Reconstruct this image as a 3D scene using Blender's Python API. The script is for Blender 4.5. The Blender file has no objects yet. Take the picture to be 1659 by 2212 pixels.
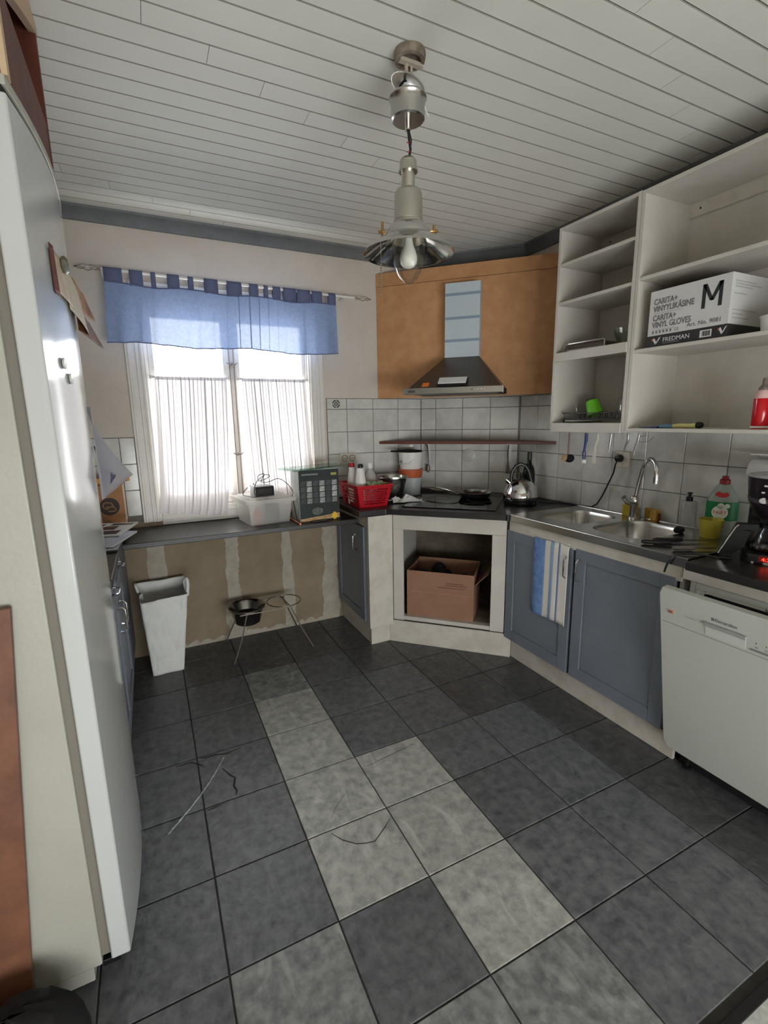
import bpy, bmesh, math, random
from mathutils import Vector, Matrix
from mathutils import noise as mnoise
random.seed(7)
SC = bpy.context.scene
COL = SC.collection
R2 = math.sqrt(2.0)

# ------------------------------------------------------------------ camera
cam_d = bpy.data.cameras.new('camera')
cam = bpy.data.objects.new('camera', cam_d); COL.objects.link(cam)
cam_d.sensor_fit = 'VERTICAL'; cam_d.sensor_height = 24.0
cam_d.lens = 24.0 * 1029.13 / 2212.0
cam_d.clip_start = 0.02
yaw, pit, rol = 0.4534, 0.1931, 0.0154
fw = Vector((math.sin(yaw)*math.cos(pit), math.cos(yaw)*math.cos(pit), -math.sin(pit)))
rt = Vector((math.cos(yaw), -math.sin(yaw), 0.0)); dn = fw.cross(rt)
r2 = rt*math.cos(rol) + dn*math.sin(rol); d2 = -rt*math.sin(rol) + dn*math.cos(rol)
up = -d2
cam.matrix_world = Matrix(((r2.x, up.x, -fw.x, 0), (r2.y, up.y, -fw.y, 0), (r2.z, up.z, -fw.z, 1.45), (0, 0, 0, 1)))
SC.camera = cam

# ------------------------------------------------------------------ world, daylight, exposure
SC.view_settings.view_transform = 'Standard'
SC.view_settings.look = 'None'
SC.view_settings.gamma = 1.0
SC.view_settings.use_curve_mapping = False
SC.view_settings.exposure = 0.46
try:
    SC.cycles.use_denoising = True
    SC.cycles.max_bounces = 7
    SC.cycles.diffuse_bounces = 4
    SC.cycles.glossy_bounces = 3
    SC.cycles.transmission_bounces = 5
    SC.cycles.transparent_max_bounces = 10
    SC.cycles.caustics_reflective = False
    SC.cycles.caustics_refractive = False
    SC.cycles.use_adaptive_sampling = True
    SC.cycles.adaptive_threshold = 0.06
    SC.cycles.adaptive_min_samples = 20
    SC.cycles.use_light_tree = False
    SC.cycles.sample_clamp_indirect = 6.0
except Exception:
    pass
W = bpy.data.worlds.new('overcast_sky'); SC.world = W
W.use_nodes = True
W.cycles.sampling_method = 'MANUAL'; W.cycles.sample_map_resolution = 64
WORLD_STRENGTH = 11.0
bg = W.node_tree.nodes['Background']
bg.inputs[0].default_value = (0.97, 0.985, 1.0, 1); bg.inputs[1].default_value = WORLD_STRENGTH

def portal(name, loc, rot, sx, sy):
    l = bpy.data.lights.new(name, 'AREA'); l.shape = 'RECTANGLE'; l.size = sx; l.size_y = sy
    l.cycles.is_portal = True
    o = bpy.data.objects.new(name, l); COL.objects.link(o); o.location = loc; o.rotation_euler = rot
portal('window_daylight', (0.515, 3.40, 1.50), (-math.pi/2, 0, 0), 1.10, 1.32)
portal('fill_window_daylight', (0.65, -2.16, .60), (math.pi/2, 0, 0), 2.55, 1.08)  # portal of the unseen window added behind the camera as fill

# ------------------------------------------------------------------ materials
def lin(c):
    return tuple(((v/255.0)/12.92 if v/255.0 <= .04045 else ((v/255.0+.055)/1.055)**2.4) for v in c)
MATS = {}
def mat(name, col, rough=.5, metal=0.0, col2=None, nscale=6.0, ndetail=6.0, bump=0.0, bscale=40.0, spec=.5,
        lo=.35, hi=.65, stretch=None, rand=0.0, trans=0.0, coat=0.0, emit=None, estr=0.0, alpha=None, srgb=True, ior=1.45, scuff=None):
    if name in MATS: return MATS[name]
    m = bpy.data.materials.new(name); m.use_nodes = True
    nt = m.node_tree; N = nt.nodes; L = nt.links
    b = N['Principled BSDF']
    c1 = lin(col) if srgb else col
    b.inputs['Base Color'].default_value = (*c1, 1)
    b.inputs['Roughness'].default_value = rough
    b.inputs['Metallic'].default_value = metal
    b.inputs['Specular IOR Level'].default_value = spec
    b.inputs['IOR'].default_value = ior
    if trans: b.inputs['Transmission Weight'].default_value = trans
    if coat: b.inputs['Coat Weight'].default_value = coat; b.inputs['Coat Roughness'].default_value = .1
    if alpha is not None: b.inputs['Alpha'].default_value = alpha
    if emit:
        b.inputs['Emission Color'].default_value = (*lin(emit), 1); b.inputs['Emission Strength'].default_value = estr
    vec = None
    if col2 is not None or bump:
        tc = N.new('ShaderNodeTexCoord'); vec = tc.outputs['Object']
        if stretch:
            mp = N.new('ShaderNodeMapping'); mp.inputs['Scale'].default_value = stretch
            L.new(vec, mp.inputs['Vector']); vec = mp.outputs['Vector']
        if rand:
            oi = N.new('ShaderNodeObjectInfo'); ad = N.new('ShaderNodeVectorMath'); ad.operation = 'ADD'
            ml = N.new('ShaderNodeMath'); ml.operation = 'MULTIPLY'; ml.inputs[1].default_value = 37.0
            L.new(oi.outputs['Random'], ml.inputs[0])
            L.new(vec, ad.inputs[0]); L.new(ml.outputs[0], ad.inputs[1]); vec = ad.outputs['Vector']
    out = None
    if col2 is not None:
        n = N.new('ShaderNodeTexNoise'); n.inputs['Scale'].default_value = nscale; n.inputs['Detail'].default_value = ndetail
        n.inputs['Roughness'].default_value = .6
        r = N.new('ShaderNodeValToRGB'); L.new(vec, n.inputs['Vector']); L.new(n.outputs['Fac'], r.inputs['Fac'])
        r.color_ramp.elements[0].position = lo; r.color_ramp.elements[1].position = hi
        r.color_ramp.elements[0].color = (*c1, 1); r.color_ramp.elements[1].color = (*(lin(col2) if srgb else col2), 1)
        out = r.outputs['Color']
    if scuff is not None and out is not None:
        n3 = N.new('ShaderNodeTexNoise'); n3.inputs['Scale'].default_value = 11.0; n3.inputs['Detail'].default_value = 8; n3.inputs['Distortion'].default_value = 1.6
        mp3 = N.new('ShaderNodeMapping'); mp3.inputs['Scale'].default_value = (1.0, .45, 1.0); mp3.inputs['Rotation'].default_value = (0, 0, .5)
        r3 = N.new('ShaderNodeValToRGB'); r3.color_ramp.elements[0].position = .56; r3.color_ramp.elements[1].position = .78
        r3.color_ramp.elements[0].color = (0,0,0,1); r3.color_ramp.elements[1].color = (.8,.8,.8,1)
        mx = N.new('ShaderNodeMixRGB'); mx.inputs[2].default_value = (*lin(scuff), 1)
        L.new(vec, mp3.inputs['Vector']); L.new(mp3.outputs[0], n3.inputs['Vector']); L.new(n3.outputs['Fac'], r3.inputs['Fac'])
        L.new(r3.outputs['Color'], mx.inputs[0]); L.new(out, mx.inputs[1]); out = mx.outputs[0]
    if rand and out is not None:
        hs = N.new('ShaderNodeHueSaturation'); mr = N.new('ShaderNodeMapRange')
        mr.inputs['To Min'].default_value = 1-rand; mr.inputs['To Max'].default_value = 1+rand
        L.new(oi.outputs['Random'], mr.inputs['Value']); L.new(mr.outputs['Result'], hs.inputs['Value'])
        L.new(out, hs.inputs['Color']); out = hs.outputs['Color']
    if out is not None: L.new(out, b.inputs['Base Color'])
    if bump:
        n2 = N.new('ShaderNodeTexNoise'); n2.inputs['Scale'].default_value = bscale; n2.inputs['Detail'].default_value = 5
        bp = N.new('ShaderNodeBump'); bp.inputs['Strength'].default_value = bump; bp.inputs['Distance'].default_value = .004
        L.new(vec, n2.inputs['Vector']); L.new(n2.outputs['Fac'], bp.inputs['Height']); L.new(bp.outputs['Normal'], b.inputs['Normal'])
    MATS[name] = m
    return m

def cloth(name, col, thin, see, col2=None, nscale=30):
    """thin woven cloth: some light scatters back, some comes through, some passes straight between the threads"""
    m = bpy.data.materials.new(name); m.use_nodes = True
    nt = m.node_tree; N = nt.nodes; L = nt.links
    N.remove(N['Principled BSDF']); o = N['Material Output']
    d = N.new('ShaderNodeBsdfDiffuse'); t = N.new('ShaderNodeBsdfTranslucent'); tr = N.new('ShaderNodeBsdfTransparent')
    d.inputs['Color'].default_value = t.inputs['Color'].default_value = (*lin(col), 1)
    if col2:
        tc = N.new('ShaderNodeTexCoord'); n = N.new('ShaderNodeTexNoise'); n.inputs['Scale'].default_value = nscale
        r = N.new('ShaderNodeValToRGB'); r.color_ramp.elements[0].position = .4; r.color_ramp.elements[1].position = .6
        r.color_ramp.elements[0].color = (*lin(col), 1); r.color_ramp.elements[1].color = (*lin(col2), 1)
        L.new(tc.outputs['Object'], n.inputs['Vector']); L.new(n.outputs['Fac'], r.inputs['Fac'])
        L.new(r.outputs['Color'], d.inputs['Color']); L.new(r.outputs['Color'], t.inputs['Color'])
    a = N.new('ShaderNodeMixShader'); a.inputs[0].default_value = thin; L.new(d.outputs[0], a.inputs[1]); L.new(t.outputs[0], a.inputs[2])
    b = N.new('ShaderNodeMixShader'); b.inputs[0].default_value = see; L.new(a.outputs[0], b.inputs[1]); L.new(tr.outputs[0], b.inputs[2])
    L.new(b.outputs[0], o.inputs['Surface'])
    MATS[name] = m
    return m

def pane_mat(name, tint, refl=.08, rough=.0):
    """thin clear sheet: passes light with a tint and mirrors a little of it"""
    m = bpy.data.materials.new(name); m.use_nodes = True
    nt = m.node_tree; N = nt.nodes; L = nt.links
    N.remove(N['Principled BSDF']); o = N['Material Output']
    tr = N.new('ShaderNodeBsdfTransparent'); tr.inputs['Color'].default_value = (*tint, 1)
    g = N.new('ShaderNodeBsdfGlossy'); g.inputs['Roughness'].default_value = rough
    fr = N.new('ShaderNodeLayerWeight'); fr.inputs['Blend'].default_value = refl*2
    x = N.new('ShaderNodeMixShader'); L.new(fr.outputs['Facing'], x.inputs[0]); L.new(tr.outputs[0], x.inputs[1]); L.new(g.outputs[0], x.inputs[2])
    mr = N.new('ShaderNodeMath'); mr.operation = 'MULTIPLY'; mr.inputs[1].default_value = .7
    L.new(fr.outputs['Facing'], mr.inputs[0]); L.new(mr.outputs[0], x.inputs[0])
    L.new(x.outputs[0], o.inputs['Surface'])
    MATS[name] = m
    return m

M_wall   = mat('beige_plaster', (208,199,188), .85, col2=(198,188,176), nscale=3, bump=.25, bscale=60)
M_bare   = mat('bare_board', (150,134,112), .9, col2=(134,119,98), nscale=5, bump=.4, bscale=30)
M_patch  = mat('filler_plaster', (182,174,160), .9, col2=(160,150,134), nscale=9, bump=.5, bscale=40)
M_ceil   = mat('white_ceiling_paint', (228,227,219), .55, col2=(221,220,211), nscale=2, bump=.1, bscale=30)
M_gap    = mat('ceiling_groove', (142,139,130), .9)
M_corn   = mat('grey_cornice_paint', (112,114,114), .6, col2=(100,102,102), nscale=8)
M_white  = mat('white_cabinet_paint', (202,197,188), .45, col2=(190,184,174), nscale=4, bump=.08, bscale=25)
M_whitew = mat('white_worn_paint', (200,194,183), .55, col2=(176,167,152), nscale=7, lo=.45, hi=.75, bump=.15, bscale=25)
M_frame  = mat('window_paint', (226,222,216), .4, col2=(214,208,200), nscale=5)
M_blue   = mat('grey_blue_paint', (122,128,138), .40, col2=(115,121,131), nscale=5, bump=.12, bscale=50)
M_tile   = mat('glazed_wall_tile', (214,213,206), .16, col2=(188,187,181), nscale=9, rand=.03, lo=.3, hi=.7)
M_grout  = mat('wall_grout', (112,104,96), .9)
M_ftile  = mat('dark_slate_tile', (112,113,115), .40, col2=(76,78,81), nscale=30, ndetail=12, rand=.10, bump=.55, bscale=34, lo=.33, hi=.70, scuff=(122,124,125))
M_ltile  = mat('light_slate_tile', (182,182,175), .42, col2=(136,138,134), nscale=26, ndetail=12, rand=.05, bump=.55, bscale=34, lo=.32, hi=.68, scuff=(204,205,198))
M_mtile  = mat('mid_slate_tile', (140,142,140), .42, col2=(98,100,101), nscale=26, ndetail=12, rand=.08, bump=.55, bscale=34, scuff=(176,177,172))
M_ktile  = mat('shaded_slate_tile', (92,92,92), .36, col2=(62,62,63), nscale=30, ndetail=12, rand=.10, bump=.55, bscale=34, lo=.33, hi=.70, scuff=(110,110,108))  # darker slate, shade under bench and cabinets mixed into its colour
M_fgrout = mat('floor_grout', (62,60,56), .95, col2=(48,46,43), nscale=20)
M_thresh = mat('pale_speckled_floor', (196,196,190), .5, col2=(168,170,166), nscale=60)
M_steel  = mat('brushed_steel', (190,188,183), .25, metal=1.0)
M_steelr = mat('satin_steel', (196,192,182), .32, metal=1.0)
M_chrome = mat('chrome', (225,225,225), .07, metal=1.0)
M_dsteel = mat('dark_hood_steel', (112,106,100), .38, metal=1.0, bump=.05, bscale=80)
M_top    = mat('dark_laminate', (46,43,41), .33, col2=(38,35,34), nscale=30, bump=.05, bscale=80)
M_glassk = mat('black_hob_glass', (12,12,13), .06)
M_black  = mat('black_plastic', (22,21,21), .35)
M_blackm = mat('black_matte', (18,17,17), .7)
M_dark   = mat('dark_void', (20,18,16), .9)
M_fibre  = mat('brown_fibreboard', (194,146,102), .62, col2=(180,130,86), nscale=12, bump=.15, bscale=120)
M_fibre2 = mat('brown_fibreboard_strip', (190,142,98), .62, col2=(176,126,82), nscale=12, bump=.15, bscale=120)
M_fridge = mat('white_enamel', (190,192,190), .14, col2=(187,189,187), nscale=2, spec=.6)
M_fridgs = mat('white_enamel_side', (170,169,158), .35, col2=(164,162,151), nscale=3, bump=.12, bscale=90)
M_gasket = mat('grey_gasket', (120,114,104), .7)
M_appl   = mat('appliance_white', (188,190,183), .35, col2=(184,186,178), nscale=3)
M_card   = mat('brown_cardboard', (152,114,92), .85, col2=(142,104,82), nscale=6, bump=.1, bscale=60)
M_card2  = mat('tan_cardboard', (168,124,88), .85, col2=(156,112,76), nscale=6)
M_wood   = mat('reddish_wood', (112,66,50), .5, col2=(92,52,40), nscale=4, stretch=(1,1,8))
M_woodr  = mat('red_brown_panel', (104,54,38), .55, col2=(84,42,30), nscale=5, stretch=(8,8,1), bump=.1)
M_worn   = mat('worn_brown_board', (124,82,60), .5, col2=(98,64,48), nscale=10, bump=.6, bscale=14)
M_beige  = mat('beige_board', (196,168,138), .6)
M_red    = mat('red_plastic', (176,16,30), .35)
M_redc   = mat('red_cap', (170,22,34), .4)
M_whp    = mat('white_plastic', (222,220,214), .4)
M_whpt   = mat('frosted_plastic', (224,222,214), .35, trans=.55, ior=1.2)
M_clearp = pane_mat('clear_plastic', (.965,.97,.968), .12, .05)
M_paper  = mat('white_paper', (222,222,218), .8, bump=.3, bscale=12)
M_green  = mat('green_plastic', (112,200,44), .4)
M_yellow = mat('yellow_plastic', (206,190,72), .4, trans=.25)
M_navy   = mat('navy_plastic', (34,52,116), .45)
M_copper = mat('copper_pipe', (196,120,84), .25, metal=1.0)
M_glass  = pane_mat('window_glass', (.97,.98,.98), .04)
M_globe  = pane_mat('lamp_glass', (.93,.93,.91), .16)
M_sheet  = pane_mat('green_glass_sheet', (.80,.92,.86), .14)
M_valan  = cloth('blue_sheer_cloth', (138,155,190), .16, .022, (132,149,184), 60)
M_tab    = cloth('blue_tab_cloth', (104,110,142), .02, .0)
M_cafe   = cloth('white_sheer_cloth', (236,230,230), .072, .022)
M_towb   = mat('towel_blue', (120,150,196), .95, col2=(88,120,172), nscale=26, bump=.4, bscale=200)
M_toww   = mat('towel_white', (222,219,210), .95, bump=.4, bscale=200)
M_tows   = mat('towel_stripe', (150,172,206), .95, bump=.4, bscale=200)
M_bulb   = mat('opal_bulb', (236,234,226), .3)
M_brass  = mat('old_brass', (176,140,92), .35, metal=1.0)

# ------------------------------------------------------------------ mesh helpers
class MB:
    def __init__(s, xf=None): s.v = []; s.f = []; s.m = []; s.xf = xf; s.cur = 0
    def add(s, vs, fs):
        o = len(s.v)
        for p in vs: s.v.append(tuple(s.xf(p)) if s.xf else tuple(p))
        for f in fs: s.f.append(tuple(o+i for i in f)); s.m.append(s.cur)
        return s
    def box(s, x0, x1, y0, y1, z0, z1):
        if x0 > x1: x0, x1 = x1, x0
        if y0 > y1: y0, y1 = y1, y0
        if z0 > z1: z0, z1 = z1, z0
        return s.add([(x0,y0,z0),(x1,y0,z0),(x1,y1,z0),(x0,y1,z0),(x0,y0,z1),(x1,y0,z1),(x1,y1,z1),(x0,y1,z1)],
              [(0,3,2,1),(4,5,6,7),(0,1,5,4),(1,2,6,5),(2,3,7,6),(3,0,4,7)])
    def hexa(s, b, t):
        """b and t: four points each, counter-clockwise from above"""
        return s.add(list(b)+list(t), [(0,3,2,1),(4,5,6,7),(0,1,5,4),(1,2,6,5),(2,3,7,6),(3,0,4,7)])
    def prism(s, pts, z0, z1):
        n = len(pts)
        return s.add([(x,y,z0) for x,y in pts]+[(x,y,z1) for x,y in pts],
              [tuple(range(n-1,-1,-1)), tuple(range(n,2*n))]+[(i,(i+1)%n,n+(i+1)%n,n+i) for i in range(n)])
    def lathe(s, prof, c=(0,0,0), n=28, cap=True, sx=1.0, sy=1.0, M=None):
        vs = []; fs = []
        k = len(prof)
        for r, z in prof:
            for i in range(n):
                a = 2*math.pi*i/n
                p = Vector((r*math.cos(a)*sx, r*math.sin(a)*sy, z))
                if M is not None: p = M @ p
                vs.append((c[0]+p.x, c[1]+p.y, c[2]+p.z))
        for j in range(k-1):
            for i in range(n):
                fs.append((j*n+i, j*n+(i+1)%n, (j+1)*n+(i+1)%n, (j+1)*n+i))
        if cap:
            if prof[0][0] > 1e-6: fs.append(tuple(range(n-1,-1,-1)))
            if prof[-1][0] > 1e-6: fs.append(tuple((k-1)*n+i for i in range(n)))
        return s.add(vs, fs)
    def tube(s, pts, r, n=8, closed=False):
        P = [Vector(p) for p in pts]; k = len(P); vs = []; fs = []
        rr = r if isinstance(r, (list, tuple)) else [r]*k
        prev = None
        for i, p in enumerate(P):
            a = P[(i-1) % k] if (closed or i) else P[0]; b = P[(i+1) % k] if (closed or i < k-1) else P[-1]
            t = (b-a).normalized() if (b-a).length > 1e-9 else Vector((0,0,1))
            if prev is None:
                q = Vector((0,0,1)) if abs(t.z) < .9 else Vector((1,0,0))
                prev = (q - t*q.dot(t)).normalized()
            else:
                prev = (prev - t*prev.dot(t))
                prev = prev.normalized() if prev.length > 1e-6 else t.orthogonal().normalized()
            w = t.cross(prev)
            for j in range(n):
                an = 2*math.pi*j/n
                d = p + (prev*math.cos(an)+w*math.sin(an))*rr[i]
                vs.append(tuple(d))
        kk = k if closed else k-1
        for i in range(kk):
            for j in range(n):
                i2 = (i+1) % k
                fs.append((i*n+j, i*n+(j+1)%n, i2*n+(j+1)%n, i2*n+j))
        if not closed: fs += [tuple(range(n-1,-1,-1)), tuple((k-1)*n+j for j in range(n))]
        return s.add(vs, fs)
    def grid(s, fn, nu, nv):
        vs = [fn(i/nu, j/nv) for j in range(nv+1) for i in range(nu+1)]
        return s.add(vs, [(j*(nu+1)+i, j*(nu+1)+i+1, (j+1)*(nu+1)+i+1, (j+1)*(nu+1)+i) for j in range(nv) for i in range(nu)])
    def build(s, name, m, parent=None, smooth=False, bevel=0, solid=0, sub=0, origin=None, fix=False, angle=35):
        me = bpy.data.meshes.new(name)
        xs = [p[0] for p in s.v]; ys = [p[1] for p in s.v]; zs = [p[2] for p in s.v]
        if parent is not None:
            w = parent.matrix_basis.translation.copy(); q = parent.parent
            while q is not None: w = w + q.matrix_basis.translation; q = q.parent
        oc = Vector(origin) if origin else Vector(((min(xs)+max(xs))/2, (min(ys)+max(ys))/2, min(zs)))
        me.from_pydata([(a-oc.x, b-oc.y, c-oc.z) for a, b, c in s.v], [], s.f)
        for mm in (m if isinstance(m, (list, tuple)) else [m]): me.materials.append(mm)
        if isinstance(m, (list, tuple)): me.polygons.foreach_set('material_index', s.m)
        if fix:
            b = bmesh.new(); b.from_mesh(me); bmesh.ops.recalc_face_normals(b, faces=b.faces); b.to_mesh(me); b.free()
        if smooth:
            me.polygons.foreach_set('use_smooth', [True]*len(me.polygons)); me.set_sharp_from_angle(angle=math.radians(angle))
        me.update()
        o = bpy.data.objects.new(name, me); COL.objects.link(o)
        if parent is not None: o.parent = parent; o.location = oc - w
        else: o.location = oc
        if solid:
            md = o.modifiers.new('thickness', 'SOLIDIFY'); md.thickness = solid; md.offset = 0
        if sub:
            md = o.modifiers.new('smooth', 'SUBSURF'); md.levels = sub; md.render_levels = sub
        if bevel:
            md = o.modifiers.new('edge', 'BEVEL'); md.width = bevel; md.segments = 2; md.limit_method = 'ANGLE'; md.angle_limit = math.radians(40)
        return o

def tag(o, label, cat, group=None):
    o['label'] = label; o['category'] = cat
    if group: o['group'] = group
    return o
def thing(name, label, cat, loc, group=None):
    o = bpy.data.objects.new(name, None); COL.objects.link(o); o.location = loc; o.empty_display_size = .05
    return tag(o, label, cat, group)
def struct(o, label=None):
    o['kind'] = 'structure'
    if label: o['label'] = label
    return o
def plabel(o, l): o['label'] = l; return o

def diag(p):                      # a: along the corner diagonal (to the right), b: depth towards the corner, c: height
    return ((p[1]+p[0])/R2, (p[1]-p[0])/R2, p[2])
def rotz(cx, cy, deg):
    c, s_ = math.cos(math.radians(deg)), math.sin(math.radians(deg))
    return lambda p: (cx + p[0]*c - p[1]*s_, cy + p[0]*s_ + p[1]*c, p[2])
def frame(o, ax, ay, az):         # local frame to world
    o = Vector(o); ax = Vector(ax); ay = Vector(ay); az = Vector(az)
    return lambda p: tuple(o + ax*p[0] + ay*p[1] + az*p[2])
def text(body, org, right, upv, size, m, parent, align='LEFT', depth=.0004, sx=1.0, shear=0, name='lettering', spacing=1.0, fat=0.0):
    cu = bpy.data.curves.new(name, 'FONT'); cu.body = body; cu.size = size; cu.align_x = align; cu.extrude = depth; cu.shear = shear
    cu.space_character = spacing
    cu.materials.append(m); cu.offset = fat; cu.resolution_u = 4
    tmp = bpy.data.objects.new('tmp', cu); COL.objects.link(tmp)
    bpy.context.view_layer.update()
    me = bpy.data.meshes.new_from_object(tmp.evaluated_get(bpy.context.evaluated_depsgraph_get()))
    bpy.data.objects.remove(tmp); bpy.data.curves.remove(cu)
    me.name = name
    if not me.materials: me.materials.append(m)
    o = bpy.data.objects.new(name, me); COL.objects.link(o)
    rv = Vector(right).normalized(); uv = Vector(upv).normalized(); nv = rv.cross(uv)
    w = parent.matrix_basis.translation.copy(); q = parent.parent
    while q is not None: w = w + q.matrix_basis.translation; q = q.parent
    o.parent = parent
    l = Vector(org) - w
    o.matrix_basis = Matrix(((rv.x*sx, uv.x, nv.x, l.x), (rv.y*sx, uv.y, nv.y, l.y), (rv.z*sx, uv.z, nv.z, l.z), (0,0,0,1)))
    return o
def arc(c, ax, ay, r, a0, a1, n):
    c = Vector(c); ax = Vector(ax); ay = Vector(ay)
    return [tuple(c + ax*(r*math.cos(math.radians(a0+(a1-a0)*i/n))) + ay*(r*math.sin(math.radians(a0+(a1-a0)*i/n)))) for i in range(n+1)]

# key heights and planes
YB, XR, XL, ZC = 3.18, 2.39, -0.86, 2.565     # window wall, right wall, left wall, ceiling
YF = -2.0                                      # wall behind the camera

# ================================================================== STRUCTURE
# ---- floor
TP, TX0, TY0 = 0.3108, 0.0555, 0.787           # tile pitch and grid origin
fl = struct(MB().box(XL-.1, XR+.1, .455, YB+.02, -.05, -.004).build('floor', M_fgrout), 'slate tiled kitchen floor with dark joints')
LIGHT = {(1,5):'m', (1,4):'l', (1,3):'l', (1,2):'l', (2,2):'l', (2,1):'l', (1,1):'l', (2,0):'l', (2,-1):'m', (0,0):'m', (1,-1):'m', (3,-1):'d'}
tile_me = {}
def ftile(kind):
    if kind not in tile_me:
        h = TP/2 - .0022
        g = h-.002
        me = bpy.data.meshes.new('tile')
        me.from_pydata([(-h,-h,-.004),(h,-h,-.004),(h,h,-.004),(-h,h,-.004),(-h,-h,-.0015),(h,-h,-.0015),(h,h,-.0015),(-h,h,-.0015),(-g,-g,0),(g,-g,0),(g,g,0),(-g,g,0)], [],
            [(0,3,2,1)]+[(i,(i+1)%4,4+(i+1)%4,4+i) for i in range(4)]+[(4+i,4+(i+1)%4,8+(i+1)%4,8+i) for i in range(4)]+[(8,9,10,11)])
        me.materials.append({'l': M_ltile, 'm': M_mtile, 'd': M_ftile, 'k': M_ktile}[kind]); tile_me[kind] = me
    return tile_me[kind]
flw = fl.location.copy()
for i in range(-3, 8):
    for j in range(-1, 8):
        cx, cy = TX0 + TP*(i+.5), TY0 + TP*(j+.5)
        x0, x1, y0, y1 = max(cx-TP/2, XL), min(cx+TP/2, XR), max(cy-TP/2, .458), min(cy+TP/2, YB)
        if x1-x0 < .02 or y1-y0 < .02: continue
        kind = LIGHT.get((i, j), 'k' if (j >= 6 or i >= 5 or (i >= 4 and j >= 3) or (i >= 3 and j >= 5)) else 'd')   # darker by the bench and right cabinets: shade put into tile colour
        if x1-x0 > TP-.01 and y1-y0 > TP-.01:
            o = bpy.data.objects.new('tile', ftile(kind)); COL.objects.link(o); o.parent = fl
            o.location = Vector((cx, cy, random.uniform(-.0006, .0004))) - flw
        else:
            g = .0028
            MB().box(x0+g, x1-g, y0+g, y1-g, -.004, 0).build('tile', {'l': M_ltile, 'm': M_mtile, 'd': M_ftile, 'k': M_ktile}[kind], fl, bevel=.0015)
CRACKS = [([(.449,1.395),(.476,1.349),(.514,1.313),(.546,1.300),(.576,1.294),(.627,1.326),(.667,1.356)],),
          ([(.147,1.912),(.172,1.853),(.187,1.831),(.175,1.786),(.182,1.755),(.175,1.732)], .004), ([(.060,2.030),(.093,2.012),(.126,2.015),(.178,1.998),(.240,2.011)], .004),
          ([(-.029,2.012),(.030,2.012),(.054,1.990),(.078,1.963)], .004), ([(.470,1.452),(.504,1.494),(.561,1.542)], .0009), ([(.065,1.704),(.085,1.706),(.119,1.708)], .004),
          ([(.70,1.640),(.80,1.655),(.95,1.675)], .0009)]
def crack(pts, w_=.0016):
    P_ = [Vector((x, y, .0007)) for x, y in pts]; m_ = MB(); vs = []
    for i_, p in enumerate(P_):
        d_ = (P_[min(i_+1, len(P_)-1)]-P_[max(i_-1, 0)]).normalized(); n_ = Vector((-d_.y, d_.x, 0))
        k_ = w_*(.4 if i_ in (0, len(P_)-1) else 1.0)
        vs += [tuple(p-n_*k_), tuple(p+n_*k_)]
    m_.add(vs, [(2*i_, 2*i_+2, 2*i_+3, 2*i_+1) for i_ in range(len(P_)-1)]).build('crack', M_fgrout, fl, solid=.0004)
for c_ in CRACKS: crack(*c_)
struct(MB().box(XL-.1, XR+.1, YF-.1, .43, -.05, .002).build('floor_hall', M_thresh), 'pale speckled floor beyond the doorway')
struct(MB().box(XL-.1, XR+.1, .43, .455, -.05, .004).build('trim_1', M_blackm, bevel=.002), 'black threshold strip between the floors')

# ---- walls
OX0, OX1, OZ0, OZ1 = 0.01, 1.02, 0.875, 2.13   # window opening
mb = MB()
mb.box(XL-.1, OX0, YB, YB+.16, 0, ZC+.03); mb.box(OX1, 1.89, YB, YB+.16, 0, ZC+.03)
mb.box(OX0, OX1, YB, YB+.16, 0, OZ0); mb.box(OX0, OX1, YB, YB+.16, OZ1, ZC+.03)
wall_b = struct(mb.build('wall_back', M_wall), 'beige plastered wall around the window')
wd = XR - 1.872                                  # diagonal leg
wall_d = struct(MB().prism([(1.872, YB), (XR, YB-wd), (XR+.1, YB-wd+.04), (1.92, YB+.16), (1.872, YB+.16)], 0, ZC+.03).build('wall_corner', M_wall), 'slanted corner wall behind the hob')
wall_r = struct(MB().box(XR, XR+.1, YF, YB-wd+.04, 0, ZC+.03).build('wall_right', M_wall), 'wall behind the sink and shelves')
struct(MB().box(XL-.1, XL, YF, YB, 0, ZC+.03).build('wall_left', M_wall), 'plain wall behind the fridge')
mb = MB()                                        # unseen wall behind the camera, low wide window added for fill light
FX0, FX1, FZ0, FZ1 = -.6, 1.9, .08, 1.12
mb.box(XL-.1, FX0, YF-.1, YF, 0, ZC+.03); mb.box(FX1, XR+.1, YF-.1, YF, 0, ZC+.03)
mb.box(FX0, FX1, YF-.1, YF, 0, FZ0); mb.box(FX0, FX1, YF-.1, YF, FZ1, ZC+.03)
struct(mb.build('wall_front', M_wall), 'wall opposite the kitchen window')
w2 = MB()
for a, b in ((FX0, FX0+.06), (FX1-.06, FX1), (.57, .63)): w2.box(a, b, YF-.07, YF-.02, FZ0, FZ1)
w2.box(FX0, FX1, YF-.07, YF-.02, FZ0, FZ0+.06); w2.box(FX0, FX1, YF-.07, YF-.02, FZ1-.06, FZ1)
w2o = struct(w2.build('fill_window', M_frame, bevel=.003), 'unseen white framed window added in the opposite wall for fill light')
MB().box(FX0+.06, .57, YF-.048, YF-.044, FZ0+.06, FZ1-.06).build('pane', M_glass, w2o)
MB().box(.63, FX1-.06, YF-.048, YF-.044, FZ0+.06, FZ1-.06).build('pane', M_glass, w2o)

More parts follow.
